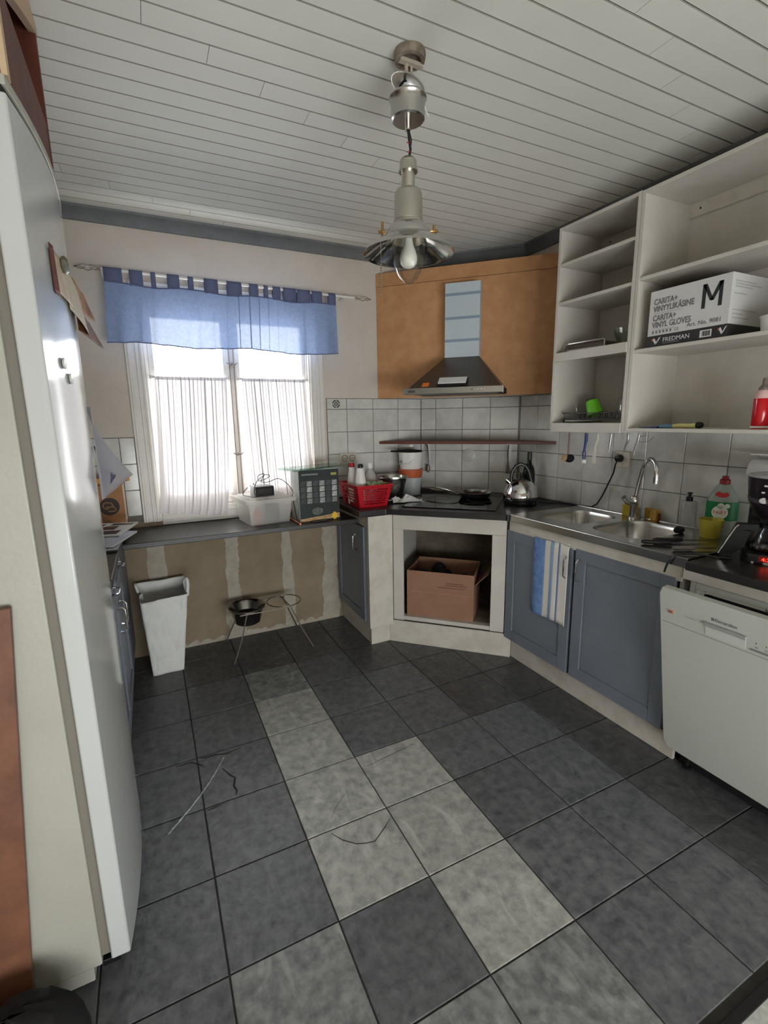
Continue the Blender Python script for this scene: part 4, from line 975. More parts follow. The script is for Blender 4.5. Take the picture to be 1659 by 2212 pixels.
ds = thing('bowl_stand', 'wire pet bowl stand with two rings under the window bench', 'stand', (.58, 2.96, 0))
M_wire = mat('grey_wire', (150,142,132), .35, metal=.9)
ZR = .285
r1c, r2c, rr = (.462, 2.965), (.700, 2.965), .109
for c in (r1c, r2c): MB().tube(arc((c[0], c[1], ZR), (1,0,0), (0,1,0), rr, 0, 360, 40)[:-1], .0036, 8, True).build('ring', M_wire, ds, smooth=True)
for s_ in (-1, 1): MB().tube([(.40, 2.965+s_*(rr+.002), ZR-.007), (.73, 2.965+s_*(rr+.002), ZR-.007)], .0036, 8).build('crossbar', M_wire, ds, smooth=True)
for a, b, c in (((.442, 2.855, ZR-.006), (.395, 2.825, .13), (.338, 2.789, .004)), ((.442, 3.077, ZR-.006), (.39, 3.10, .13), (.338, 3.135, .004)),
                ((.715, 2.855, ZR-.006), (.775, 2.82, .13), (.836, 2.788, .004)), ((.715, 3.077, ZR-.006), (.775, 3.10, .13), (.826, 3.135, .004))):
    MB().tube([a, b, c], .0040, 8).build('leg', M_wire, ds, smooth=True)
MB().tube([(.700, 3.077, ZR-.004), (.715, 2.855, ZR-.004)], .0036, 8).build('crossbar', M_wire, ds, smooth=True)
pb = thing('pet_bowl', 'stainless steel pet bowl half full of water in the wire stand', 'bowl', (.462, 2.965, .19))
MB().lathe([(0,.186),(.072,.186),(.080,.192),(.103,.280),(.1145,.293),(.117,.297),(.114,.298),(.099,.282),(.076,.198),(.07,.192),(0,.192)], (r1c[0], r1c[1], 0), 44).build('shell', mat('bowl_steel', (150,146,142), .16, metal=1.0), pb, smooth=True)
MB().lathe([(0,.240),(.0885,.240)], (r1c[0], r1c[1], 0), 36, cap=False).build('water', mat('bowl_water', (60,56,50), .02, spec=.6), pb)

# puddle drops and tape on the floor
for i, (x, y, sx, sy) in enumerate(((.60, 2.765, .030, .012), (.64, 2.79, .020, .006), (.575, 2.69, .018, .010), (.64, 2.63, .012, .010))):
    tag(MB().lathe([(0, .0016), (1, .0004)], (x, y, 0), 18, cap=False, sx=sx, sy=sy).build('water_drop', mat('water_film', (120,120,120), .03, spec=.8), smooth=True),
        ['longest water splash on the floor before the bowl stand', 'thin water splash nearest the bench wall', 'small water splash on the pale tile joint', 'round water splash nearest the viewer'][i], 'splash', 'water splashes on the floor')
tag(MB().grid(lambda u, v: ((lambda p, q: (p.x, p.y, .0012+.0006*math.sin(u*40)))(Vector((-.075, 1.655, 0)).lerp(Vector((.165, 1.985, 0)), u) + Vector((.02*math.sin(math.pi*u), 0, 0)) + Vector((.81,-.59,0))*((v-.5)*.011*(1-.4*u)), 0)), 40, 1).build('tape_strip', mat('clear_tape', (186,192,190), .25, col2=(120,126,126), nscale=40), smooth=True, solid=.0006), 'crumpled strip of clear tape stuck across the floor tiles', 'tape')

# ================================================================== LEFT RUN
lc = thing('drawer_cabinet', 'grey blue base cabinet with chrome handles beyond the fridge', 'cabinet', (-.5, 2.5, 0))
LXF = -.190
MB().box(XL+.01, LXF-.02, 1.905, YB-.012, .10, .862).build('carcase', M_whitew, lc)
MB().box(XL+.01, LXF-.06, 1.915, YB-.012, .0, .10).build('plinth', M_dark, lc)
fl2 = lambda y1_: frame((LXF, y1_, 0), (0,1,0), (-1,0,0), (0,0,1))
for i, (ya, yb_) in enumerate(((1.91, 2.32), (2.325, 2.735))):
    d_ = shaker(fl2(ya), yb_-ya, .705, .855, lc, M_blue, .018, .03); d_.name = 'drawer'
    handle(frame((LXF, (ya+yb_)/2, .785), (0,0,1), (1,0,0), (0,1,0)), d_, .10, .028)
    d_ = shaker(fl2(ya), yb_-ya, .115, .700, lc, M_blue, .018, .055)
    handle(frame((LXF, yb_-.045 if i == 0 else ya+.045, .60), (0,1,0), (1,0,0), (0,0,1)), d_, .11, .028)
MB().box(LXF-.018, LXF-.002, 2.740, YB-.012, .115, .795).build('end_panel', M_blue, lc)
tag(MB().box(XL+.004, -.165, 1.895, YB-.010, .866, .900).build('side_worktop', M_top, bevel=.003), 'dark worktop beyond the fridge carrying magazines and a carton', 'worktop')
# carton with round emblem
cb = thing('small_carton', 'tan cardboard carton with a round dark emblem beside the window', 'carton', (-.25, 3.04, .9))
cbx = MB().box(-.360, -.152, 2.945, 3.135, .9005, 1.118).build('box', M_card2, cb, bevel=.002)
MB().box(-.152, -.1505, 2.947, 3.133, .9025, 1.116).build('side_print', mat('carton_side', (206,184,160), .7, col2=(168,150,128), nscale=30), cb)
MB().lathe([(0,0),(.048,0),(.048,.0012),(0,.0012)], (-.222, 2.945, 1.004), 32, M=Matrix.Rotation(math.pi/2, 3, 'X')).build('emblem', mat('dark_emblem', (52,36,28), .6), cb)
em = MB(); em.tube(arc((-.235, 2.9435, 1.010), (1,0,0), (0,0,1), .018, 40, 300, 14), .003, 6); em.tube([(-.215, 2.9435, 1.028), (-.205, 2.9435, 1.005), (-.192, 2.9435, .985), (-.20, 2.9435, .978), (-.23, 2.9435, .978)], .003, 6); em.tube([(-.24, 2.9435, 1.002), (-.205, 2.9435, 1.002)], .003, 6)
em.build('emblem_lines', M_card2, cb)
tag(MB().tube([(-.33, 2.975, 1.136), (-.25, 3.0, 1.138), (-.175, 3.035, 1.140), (-.120, 3.06, 1.142)], [.016,.018,.018,.015], 14).build('rolled_pastry', mat('golden_bread', (216,168,96), .7, col2=(190,132,66), nscale=20), smooth=True), 'pale golden bread stick on top of the small carton', 'bread')
# magazines
def mag(label, cx, cy, ang, w_, h_, z, th, m_, cov):
    t = thing('magazine', label, 'magazine', (cx, cy, z), 'magazines on the side worktop')
    Xm = rotz(cx, cy, ang)
    MB(Xm).box(-w_/2, w_/2, -h_/2, h_/2, z, z+th).build('pages', m_, t, bevel=.001)
    MB(Xm).box(-w_/2-.001, w_/2+.001, -h_/2-.001, h_/2+.001, z+th, z+th+.0012).build('cover', cov, t)
    return t, Xm
M_pages = mat('magazine_pages', (176,176,176), .7)
mag('dark backed magazine at the bottom of the pile', -.262, 2.455, -4, .215, .29, .9006, .010, M_blackm, mat('mag_grey', (150,152,156), .35, col2=(120,122,128), nscale=4))
t_, Xm = mag('pale blue magazine in the middle of the pile', -.240, 2.515, -18, .215, .29, .9135, .008, M_pages, mat('mag_blue', (178,184,196), .3, col2=(150,156,170), nscale=4))
t_, Xm = mag('magazine with photographs on top of the pile', -.236, 2.690, -14, .225, .30, .9240, .007, M_pages, mat('mag_white', (196,196,198), .3))
for i, (a, b, c, d) in enumerate(((-.10,-.02,-.12,.0), (-.01,.09,-.13,-.05), (-.02,.05,-.03,.06), (-.10,-.03,.02,.12), (.0,.10,.08,.13))):
    MB(Xm).box(a, b, c, d, .9323, .9329).build('photo', mat('mag_photo_%d' % i, ((86,70,66),(60,64,72),(128,90,76),(70,70,76),(110,112,118))[i], .3, col2=(40,38,40), nscale=30), t_)

# ================================================================== FRIDGE
fg = thing('tall_fridge', 'tall white fridge with a bowed door standing near the doorway', 'fridge', (-.5, 1.53, 0))
FY0, FY1 = 1.205, 1.865
MB().box(XL+.03, -.236, FY0, FY1, .085, 2.070).build('body', M_fridgs, fg, bevel=.004)
MB().box(-.238, -.216, FY0+.012, FY1-.012, .10, 2.06).build('gasket', M_gasket, fg)
nn = 24
ap = [(-.216, FY0), (-.216, FY1)]
front = [(-.172 + .024*(1-((2*i/nn-1)**2)), FY1-(FY1-FY0)*i/nn) for i in range(nn+1)]
MB().prism([(-.216, FY0), (-.216, FY1)][::-1][::-1][0:0] + [(-.216, FY1)][0:0] + [(-.216, FY0)] + front[::-1] + [(-.216, FY1)], .088, 2.050).build('door', M_fridge, fg, smooth=True, bevel=.004, fix=True, angle=25)
tp = MB(); tp.prism([(-.222, FY0)] + [(x+.001, y) for x, y in front[::-1]] + [(-.222, FY1)], 2.061, 2.080); tp.build('top_cap', M_fridgs, fg, bevel=.003, fix=True)
tp = MB(); tp.prism([(-.224, FY0+.004)] + [(x-.006, y) for x, y in front[::-1]] + [(-.224, FY1-.004)], 2.050, 2.061); tp.build('top_gap', M_blackm, fg, fix=True)
MB().box(XL+.05, -.262, FY0+.03, FY1-.03, .012, .085).build('plinth', mat('fridge_plinth', (176,174,164), .5), fg, bevel=.003)
for y in (FY0+.06, FY1-.06):
    MB().lathe([(0, .0005), (.020, .0005), (.022, .004), (.012, .012), (.012, .03), (0, .03)], (-.29, y, 0), 16).build('foot', M_black, fg, smooth=True)
MB().box(-.236, -.196, FY0+.006, FY0+.05, .070, .088).build('hinge', M_black, fg, bevel=.002)
def doorx(y): return -.172 + .024*(1-((2*(FY1-y)/(FY1-FY0)-1)**2))
def sheet(name, label, cat, y0, y1, z0, z1, lift, m_, skew=0, n=10, curl=0, cut=None):
    """paper held on the bowed fridge door, lifting off towards its far edge"""
    t = MB()
    def f(u, v):
        y = y0+(y1-y0)*u; z = z0+(z1-z0)*v + skew*u
        return (doorx(min(max(y, FY0), FY1))+.004+lift*u*(1-.5*v)+curl*(1-v)**2*u, y, z)
    t.grid(f, n, n)
    o = t.build(name, m_, smooth=True, solid=.0006)
    return tag(o, label, cat)
sheet('note_paper', 'cream postcard with a red edge held high on the fridge door', 'note', 1.355, 1.60, 1.745, 1.835, .004, mat('postcard', (206,192,168), .6, col2=(176,150,120), nscale=14))
sheet('note_paper', 'narrow dark red card at the near edge of the fridge notes', 'note', 1.335, 1.362, 1.735, 1.84, .0045, mat('dark_red_card', (110,52,38), .5, col2=(80,40,30), nscale=20))
sheet('note_paper', 'blank beige paper lifting off the fridge door', 'note', 1.50, 1.82, 1.735, 1.835, .030, mat('beige_paper', (192,180,158), .7), skew=-.02)
sheet('note_paper', 'orange brown leaflet curling at the far edge of the fridge door', 'note', 1.74, 1.90, 1.785, 1.87, .052, mat('tan_leaflet', (186,132,84), .6, col2=(120,80,50), nscale=18), skew=-.01)
sheet('note_paper', 'brown striped leaflet hanging from the fridge door edge', 'note', 1.72, 1.89, 1.72, 1.80, .068, mat('brown_leaflet', (128,80,50), .55, col2=(70,42,28), nscale=12, stretch=(1,1,5)), skew=-.03)
tag(MB().lathe([(0,0),(.018,0),(.020,.006),(.014,.012),(0,.013)], (doorx(1.45)+.006, 1.45, 1.825), 18, sy=1.4, M=Matrix.Rotation(math.pi/2, 3, 'Y')).build('fridge_magnet', mat('magnet_brown', (92,72,52), .4, col2=(120,130,120), nscale=40), smooth=True), 'oval brown and green magnet over the fridge notes', 'magnet')
for i, (y, z) in enumerate(((1.335, 1.585), (1.385, 1.555))):
    tag(MB().lathe([(0,0),(.012,0),(.013,.004),(0,.007)], (doorx(y)+.001, y, z), 16, sy=1.6, M=Matrix.Rotation(math.pi/2, 3, 'Y')).build('fridge_magnet', mat('magnet_pale', (206,206,200), .4), smooth=True), ['pale oval magnet on bare fridge door, the upper of two', 'pale oval magnet on bare fridge door, the lower of two'][i], 'magnet')
plast = thing('plastic_sleeve', 'clear plastic sleeve with a dark blue sheet hanging on the fridge door', 'sleeve', (-.13, 1.8, 1.2))
def sleeve(y0, y1, zt_, zb_, out, mm, nm):
    MB().grid(lambda u, v: (doorx(min(y0+(y1-y0)*u, FY1))+.008+out*(1-v)**1.6*u, y0+(y1-y0)*u*(.55+.45*(1-v)), zt_*v+zb_*(1-v)+.055*u*(1-v)), 10, 14).build(nm, mm, plast, smooth=True, solid=.0005)
sleeve(1.70, 1.90, 1.50, 1.215, .105, cloth('plastic_film', (206,206,214), .4, .35), 'film')
sleeve(1.71, 1.80, 1.38, 1.225, .050, mat('blue_sheet', (84,86,112), .5), 'insert')

# cabinet over the fridge
oc = thing('over_fridge_cabinet', 'open red brown wooden cabinet above the fridge with a beige arched fascia', 'cabinet', (-.5, 1.53, 2.06))
CF = -.172
MB().box(XL+.01, CF-.004, 1.215, 1.235, 2.0815, 2.545).build('side_panel', mat('orange_brown_wood', (150,96,54), .5, col2=(126,78,42), nscale=4, stretch=(6,6,1)), oc)
MB().box(XL+.01, CF, 1.828, 1.846, 2.0815, 2.545).build('side_panel', M_woodr, oc)
MB().box(CF-.30, CF-.29, 1.235, 1.828, 2.0815, 2.545).build('back_panel', M_woodr, oc)
MB().box(XL+.01, CF-.004, 1.215, 1.846, 2.545, 2.560).build('top', M_woodr, oc)
MB().box(CF-.004, CF+.006, 1.213, 1.238, 2.0815, 2.545).build('edge_trim', mat('pale_edge', (196,170,138), .5), oc)
MB().box(CF-.022, CF-.002, 1.238, 1.828, 2.0815, 2.30).build('front_panel', M_woodr, oc)
fa = MB(); pts = [(1.238 + (1.846-1.238)*i/16, 2.235 + (2.53-2.235)*(i/16)**.85) for i in range(17)]
fa.add([(CF-.016, y, z) for y, z in pts]+[(CF-.016, y, 2.545) for y, z in pts]+[(CF+.003, y, z) for y, z in pts]+[(CF+.003, y, 2.545) for y, z in pts],
       [(i, i+1, 18+i, 17+i) for i in range(16)]+[(34+i, 35+i, 52+i, 51+i) for i in range(16)]+[(i, 34+i, 35+i, i+1) for i in range(16)]+[(17+i, 18+i, 52+i, 51+i) for i in range(16)]+[(0,17,51,34),(16,33,67,50)])
fa.build('fascia', M_beige, oc, fix=True)
# brown board leaning on the fridge side, dark bag on the floor
lb = thing('leaning_board', 'scuffed brown board leaning against the side of the fridge', 'board', (-.55, 1.18, 0))
MB().add([(-.80,1.182,.004),(-.385,1.180,.004),(-.292,1.183,1.075),(-.80,1.184,1.075),(-.80,1.196,.004),(-.385,1.194,.004),(-.292,1.200,1.075),(-.80,1.202,1.075)],
         [(0,1,2,3),(7,6,5,4),(0,4,5,1),(1,5,6,2),(2,6,7,3),(3,7,4,0)]).build('panel', M_worn, lb, fix=True, bevel=.002)
rd_ = random.Random(31)
bgm = MB(); bgm.lathe([(0, .001), (.11, .001), (.15, .03), (.165, .09), (.145, .15), (.10, .195), (.04, .215), (0, .218)], (-.395, 1.062, 0), 24, sx=.95, sy=.62)
bgm.v = [(x+rd_.uniform(-.008,.008), y+rd_.uniform(-.008,.008), max(.001, z+rd_.uniform(-.006,.006))) for x, y, z in bgm.v]
tag(bgm.build('dark_bag', mat('black_fabric', (20,19,20), .8, bump=.4, bscale=60), smooth=True), 'dark slumped bag on the floor at the foot of the fridge', 'bag')

# ================================================================== SINK RUN
sc = thing('sink_cabinet', 'grey blue two door sink cabinet with white rail and plinth', 'cabinet', (2.1, 1.6, 0))
XD = 1.832
MB().box(XD+.002, XD+.02, 1.095, 2.105, .800, .862).build('top_rail', M_whitew, sc, bevel=.002)
MB().box(1.880, 1.896, 1.080, 2.110, .0, .128).build('plinth', M_whitew, sc, bevel=.002)
MB().box(XD+.022, XR-.02, 1.095, 1.112, .128, .862).build('side_panel', M_whitew, sc)
MB().box(XD+.022, XR-.02, 2.060, 2.076, .128, .70).build('side_panel', M_whitew, sc)
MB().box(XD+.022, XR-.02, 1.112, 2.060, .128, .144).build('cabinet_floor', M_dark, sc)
MB().box(XD+.022, XD+.034, 1.112, 2.060, .144, .80).build('inner_shadow_board', M_dark, sc)  # added dark sheet behind the doors, stands for the shade inside
fd = lambda y1_: frame((XD, y1_, 0), (0,-1,0), (1,0,0), (0,0,1))
d1 = shaker(fd(2.118), .482, .136, .806, sc, M_blue)
d2_ = shaker(fd(1.618), .500, .136, .812, sc, M_blue)
handle(frame((XD, 1.662, .705), (0,1,0), (-1,0,0), (0,0,1)), d1, .105, .030)
handle(frame((XD, 1.586, .708), (0,1,0), (-1,0,0), (0,0,1)), d2_, .105, .030)

# --- steel sink top
sk = thing('double_sink', 'stainless steel sink top with two bowls', 'sink', (2.1, 1.57, .9))
SX0, SX1, SY0, SY1 = 1.812, 2.345, 1.068, 2.080
def rrect(x0, x1, y0, y1, r, n=6):
    out = []
    for cx, cy, a in ((x1-r, y1-r, 0), (x0+r, y1-r, 90), (x0+r, y0+r, 180), (x1-r, y0+r, 270)):
        for i in range(n+1):
            t = math.radians(a+90*i/n); out.append((cx+r*math.cos(t), cy+r*math.sin(t)))
    return out
b1 = rrect(1.915, 2.265, 1.700, 1.992, .085); b2 = rrect(1.905, 2.285, 1.335, 1.640, .095)
bm = bmesh.new()
def loop(pts, z):
    vs = [bm.verts.new((x-2.1, y-1.57, z-.9)) for x, y in pts]
    return [bm.edges.new((vs[i], vs[(i+1) % len(vs)])) for i in range(len(vs))], vs
ZT = .9052
es = []
e0, v0s = loop([(SX0+.006, SY0), (SX1, SY0), (SX1, SY1), (SX0+.006, SY1)], ZT); es += e0
e1, v1s = loop(b1, ZT); e2, v2s = loop(b2, ZT)
bmesh.ops.triangle_fill(bm, use_beauty=True, edges=es+e1+e2)
for vs, pts in ((v1s, b1), (v2s, b2)):
    cx = sum(p[0] for p in pts)/len(pts); cy = sum(p[1] for p in pts)/len(pts)
    prev = vs
    for k_, z in ((.985, ZT-.004), (.965, ZT-.02), (.93, .80), (.86, .765), (.70, .752)):
        cur = [bm.verts.new((cx+(x-cx)*k_-2.1, cy+(y-cy)*k_-1.57, z-.9)) for x, y in pts]
        for i in range(len(pts)): bm.faces.new((prev[i], prev[(i+1) % len(pts)], cur[(i+1) % len(pts)], cur[i]))
        prev = cur
    bm.faces.new(prev)
bmesh.ops.recalc_face_normals(bm, faces=bm.faces)
for f in bm.faces:
    if f.calc_center_median().z > .004 and f.normal.z < 0:
        bmesh.ops.reverse_faces(bm, faces=bm.faces); break
me = bpy.data.meshes.new('bowls_and_top'); bm.to_mesh(me); bm.free(); me.materials.append(M_steel)
me.polygons.foreach_set('use_smooth', [True]*len(me.polygons)); me.set_sharp_from_angle(angle=math.radians(40))
o = bpy.data.objects.new('bowls_and_top', me); COL.objects.link(o); o.parent = sk; o.location = (0, 0, 0)
MB().box(SX0, SX0+.006, SY0, SY1, .866, ZT).build('front_edge', M_steel, sk, bevel=.0025)
MB().box(SX0+.002, SX1, SY1-.003, SY1, .885, ZT).build('end_edge', M_steel, sk)
MB().box(SX0+.002, SX1, SY0, SY0+.003, .866, ZT).build('end_edge', M_steel, sk)
MB().box(SX1-.002, SX1+.006, SY0, SY1, .902, .909).build('back_edge', M_steel, sk, bevel=.002)
for (cx, cy) in ((2.09, 1.846), (2.10, 1.488)):
    MB().lathe([(0, .7535), (.034, .7535), (.038, .756), (.030, .756), (.028, .7545), (0, .7545)], (cx, cy, 0), 24).build('strainer', M_chrome, sk, smooth=True)
tag(MB().box(SX1+.008, XR-.010, SY0, 2.080, .866, .900).build('back_worktop', M_top, bevel=.002), 'narrow dark worktop strip between the sink and the tiles', 'worktop')
tag(MB().box(1.792, XR-.010, .30, 1.064, .866, .900).build('side_worktop', M_top, bevel=.003), 'dark worktop over the dishwasher carrying the coffee maker', 'worktop')
# --- tap
tpx, tpy = 2.305, 1.668
tap = thing('mixer_tap', 'chrome mixer tap with a tall curved spout', 'tap', (tpx, tpy, .905))
MB().lathe([(0,.9055),(.027,.9055),(.027,.912),(.022,.918),(.021,.975),(.024,.982),(.025,1.005),(.021,1.022),(.010,1.030),(0,1.031)], (tpx, tpy, 0), 28).build('body', M_chrome, tap, smooth=True)
MB().tube(smoothpts([(tpx, tpy, .98), (tpx+.004, tpy-.008, 1.06), (tpx+.004, tpy-.022, 1.14), (tpx, tpy-.040, 1.20), (tpx-.008, tpy-.072, 1.228), (tpx-.016, tpy-.104, 1.215), (tpx-.022, tpy-.122, 1.18), (tpx-.024, tpy-.125, 1.125)]), .0115, 12).build('spout', M_chrome, tap, smooth=True)
MB().lathe([(0,0),(.0135,0),(.0135,.03),(0,.03)], (tpx-.024, tpy-.125, 1.108), 16).build('aerator', M_chrome, tap, smooth=True)
MB().tube([(tpx-.012, tpy+.004, .992), (tpx-.040, tpy+.014, 1.000), (tpx-.062, tpy+.020, 1.022)], [.020,.018,.013], 14).build('lever', M_chrome, tap, smooth=True)
# --- sponges
tag(MB(rotz(2.350, 1.735, 15)).box(-.014, .014, -.028, .028, .9015, .965).build('sponge', mat('yellow_sponge', (206,184,70), .95, bump=.8, bscale=160), bevel=.006), 'yellow sponge leaning on the tiles behind the tap', 'sponge')
spg = thing('scrub_sponge', 'orange yellow sponge with a dark scouring side behind the tap', 'sponge', (2.345, 1.60, .905))
MB(rotz(2.358, 1.598, -18)).box(-.014, .012, -.045, .045, .9015, .962).build('foam', mat('orange_sponge', (200,158,72), .95, bump=.8, bscale=160), spg, bevel=.006)
MB(rotz(2.358, 1.598, -18)).box(-.006, .010, -.053, -.045, .9015, .945).build('scourer', mat('brown_scour', (120,66,36), .95, bump=.8, bscale=200), spg, bevel=.002)
# --- knives on the drainer
def knife(name, label, x0, y0, x1, y1, hl, mh, bl, cat='knife'):
    t = thing(name, label, cat, (x0, y0, .906))
    d = Vector((x1-x0, y1-y0, 0)); L_ = d.length; d.normalize(); n_ = Vector((-d.y, d.x, 0))
    z = .9075+.009
    P = lambda s_, w_=0, zz=0: tuple(Vector((x0, y0, z)) + d*s_ + n_*w_ + Vector((0,0,zz)))
    MB().tube([P(0), P(.012), P(hl*.4), P(hl*.8), P(hl)], [.006,.0105,.009,.0105,.007], 10).build('handle', mh, t, smooth=True)
    b = MB(); b.add([P(hl-.004,-.010,-.001), P(L_*.8,-.010,-.003), P(L_,.004,-.003), P(L_*.8,.010,-.003), P(hl-.004,.010,-.001), P(hl-.004,-.010,.001), P(L_*.8,-.010,-.001), P(L_,.004,-.002), P(L_*.8,.010,-.001), P(hl-.004,.010,.001)],
              [(4,3,2,1,0),(5,6,7,8,9)]+[(i,(i+1)%5,5+(i+1)%5,5+i) for i in range(5)])
    b.build('blade', bl, t, fix=True)
M_blade = mat('dark_blade', (66,62,58), .3, metal=.8)
knife('kitchen_knife', 'kitchen knife with a black handle nearest the sink bowl', 1.862, 1.300, 1.990, 1.16, .115, M_black, M_blade)
knife('kitchen_knife', 'kitchen knife with the longest blade on the drainer', 1.930, 1.292, 2.128, 1.172, .12, M_black, M_blade)
knife('kitchen_knife', 'small knife with a grey handle at the sink top front', 1.872, 1.168, 2.035, 1.085, .09, mat('grey_handle', (100,94,88), .5), M_blade)
tag(MB(rotz(2.19, 1.345, 20)).box(-.03, .03, -.02, .02, .9058, .932).build('dish_scourer', mat('black_scourer', (24,24,20), .95, bump=1, bscale=120), bevel=.012), 'black scouring pad behind the yellow cup', 'scourer')
# --- washing-up liquid
fy = thing('washing_up_bottle', 'large green labelled washing-up liquid bottle with a red cap', 'bottle', (2.315, 1.245, .905))
FXc, FYc = 2.318, 1.240
faceang = math.degrees(math.atan2(-FYc, -FXc))    # towards the room
dirv = Vector((-.89, -.455, 0)).normalized(); rgt = Vector((-dirv.y, dirv.x, 0))
def fyx(p):   # local x right, y depth (away), z up
    v = Vector((FXc, FYc, 0)) + rgt*p[0] - dirv*p[1] + Vector((0,0,p[2])); return tuple(v)
zb_ = .9055
def ell(prof, nm, m_, sy=.55, par=None, n=32):
    return MB(fyx).lathe(prof, (0,0,0), n, sy=sy).build(nm, m_, par or fy, smooth=True)
ell([(0,zb_),(.050,zb_),(.056,.915),(.060,.98),(.060,1.05),(.054,1.08),(.036,1.115),(.019,1.142),(.0,1.143)], 'body', mat('clear_green_liquid', (196,206,192), .15, trans=.5, ior=1.2), .52)
ell([(.0595,.975),(.0612,.976),(.0614,1.058),(.0597,1.059)], 'label', mat('fairy_green', (20,112,62), .4), .535)
ell([(.0195,1.138),(.021,1.140),(.0205,1.158),(.014,1.162),(.013,1.174),(0,1.176)], 'cap', mat('dark_red_cap', (140,30,36), .4), .9)
bd_ = MB(fyx); bd_.lathe([(0,0),(.031,0),(.031,.0012),(0,.0012)], (-.006, -.0325, 1.012), 24, sy=1.0, M=Matrix.Rotation(math.pi/2, 3, 'X')); bd_.lathe([(0,0),(.014,0),(.014,.0012),(0,.0012)], (-.004, -.0325, 1.040), 18, M=Matrix.Rotation(math.pi/2, 3, 'X')); bd_.lathe([(0,0),(.010,0),(.010,.0012),(0,.0012)], (.020, -.0325, 1.043), 18, M=Matrix.Rotation(math.pi/2, 3, 'X'))
bd_.build('badge', mat('label_cream', (226,230,214), .5), fy)
text('FAIRY', fyx((-.032, -.0345, 1.004)), rgt, (0,0,1), .024, mat('label_red', (190,40,44), .5), fy, sx=.82)
MB(fyx).lathe([(0,0),(.026,0),(.026,.001),(0,.001)], (-.004, -.0245, 1.093), 20, sy=.55, M=Matrix.Rotation(math.radians(66), 3, 'X')).build('seal', mat('label_red', (190,40,44), .5), fy)
# --- yellow cup
MBc = MB().lathe([(0,.9058),(.036,.9058),(.038,.909),(.048,.990),(.0465,.990),(.0365,.912),(0,.912)], (2.222, 1.226, 0), 28)
tag(MBc.build('plastic_cup', M_yellow, smooth=True), 'yellow plastic cup at the end of the sink', 'cup')
# --- soap dispenser
sp = thing('soap_dispenser', 'clear soap dispenser with a black pump by the tiles', 'dispenser', (2.335, 1.395, .905))
MB().lathe([(0,.9062),(.034,.9062),(.036,.91),(.036,1.030),(.033,1.036),(.012,1.038)], (2.333, 1.398, 0), 24).build('bottle', M_clearp, sp, smooth=True)
MB().lathe([(.014,1.036),(.015,1.040),(.015,1.056),(.006,1.058),(.006,1.070),(.011,1.072),(.012,1.078),(0,1.080)], (2.333, 1.398, 0), 18).build('pump', M_black, sp, smooth=True)
# --- coffee maker
cm = thing('coffee_maker', 'black coffee maker with glass jug and red digital display', 'coffee maker', (2.08, .93, .9))
CX, CY = 2.090, .925
cdir = Vector((-.90, -.435, 0)).normalized(); crt = Vector((-cdir.y, cdir.x, 0))
def cmx(p): return tuple(Vector((CX, CY, 0)) + crt*p[0] - cdir*p[1] + Vector((0,0,p[2])))
MB(cmx).prism([(-.090,-.055), (-.075,-.105), (.075,-.105), (.090,-.055), (.095,.10), (-.095,.10)], .9008, .938).build('base', M_black, cm, bevel=.006)
MB(cmx).box(-.085, .085, .055, .11, .938, 1.20).build('column', M_black, cm, bevel=.01)
MB(cmx).lathe([(.045,1.060),(.075,1.085),(.092,1.12),(.100,1.20),(.101,1.215),(0,1.218)], (0,.0,0), 32).build('filter_housing', mat('dark_plum_plastic', (30,22,28), .25), cm, smooth=True)
MB(cmx).lathe([(.0,1.040),(.045,1.042),(.047,1.060),(0,1.062)], (0,0,0), 28).build('housing_neck', M_black, cm, smooth=True)
MB(cmx).lathe([(.0465,1.078),(.077,1.0945),(.0925,1.124),(.0955,1.140),(.094,1.140),(.090,1.124),(.074,1.096)], (0,0,0), 32, cap=False).build('housing_band', mat('grey_plum_plastic', (74,68,76), .3), cm, smooth=True)
MB(cmx).lathe([(.101,1.216),(.097,1.226),(.060,1.232),(0,1.234)], (0,0,0), 32).build('lid', mat('smoky_lid', (150,150,152), .3), cm, smooth=True)
MB(cmx).lathe([(0,.9405),(.060,.9405),(.068,.948),(.070,.965),(.058,1.005),(.046,1.030),(.045,1.034)], (0,-.02,0), 32, cap=False).build('jug', M_clearp, cm, smooth=True)
MB(cmx).lathe([(0,.9415),(.064,.946),(.066,.955),(0,.955)], (0,-.02,0), 28).build('coffee', mat('coffee_dark', (40,24,16), .1), cm, smooth=True)
MB(cmx).lathe([(.0455,1.026),(.049,1.028),(.049,1.040),(0,1.041)], (0,-.02,0), 28).build('jug_lid', M_black, cm, smooth=True)
hb = MB(cmx)
for q_ in ([(-.048,1.018),(-.048,1.040),(-.118,1.034),(-.105,1.012)], [(-.105,1.012),(-.118,1.034),(-.168,.908),(-.120,.915)], [(-.070,1.012),(-.105,1.012),(-.120,.915),(-.086,.948)]):
    hb.hexa([(a, -.052, b) for a, b in q_], [(a, -.012, b) for a, b in q_])
hb.build('jug_handle', M_blackm, cm, fix=True)
MB(cmx).tube([(-.108,-.053,1.032), (-.117,-.054,1.022), (-.163,-.056,.912)], .004, 8).build('handle_trim', M_chrome, cm, smooth=True)
dp = MB(cmx).box(-.038, .024, -.1066, -.104, .912, .932).build('display', mat('display_dark', (60,6,6), .3, emit=(90,4,2), estr=.6), cm)
text('4:37', cmx((-.030, -.1072, .9145)), crt, (0,0,1), .019, mat('display_red', (255,60,40), .4, emit=(255,50,30), estr=4.0), cm, sx=1.1)
for a, w_ in ((-.055,.006), (-.012,.016), (.034,.008)):
    MB(cmx).lathe([(0,0),(.005,0),(.005,.002),(0,.003)], (a, -.1055, .906), 12, sx=w_/.006, M=Matrix.Rotation(math.pi/2, 3, 'X')).build('button', mat('grey_button', (150,148,144), .4), cm)
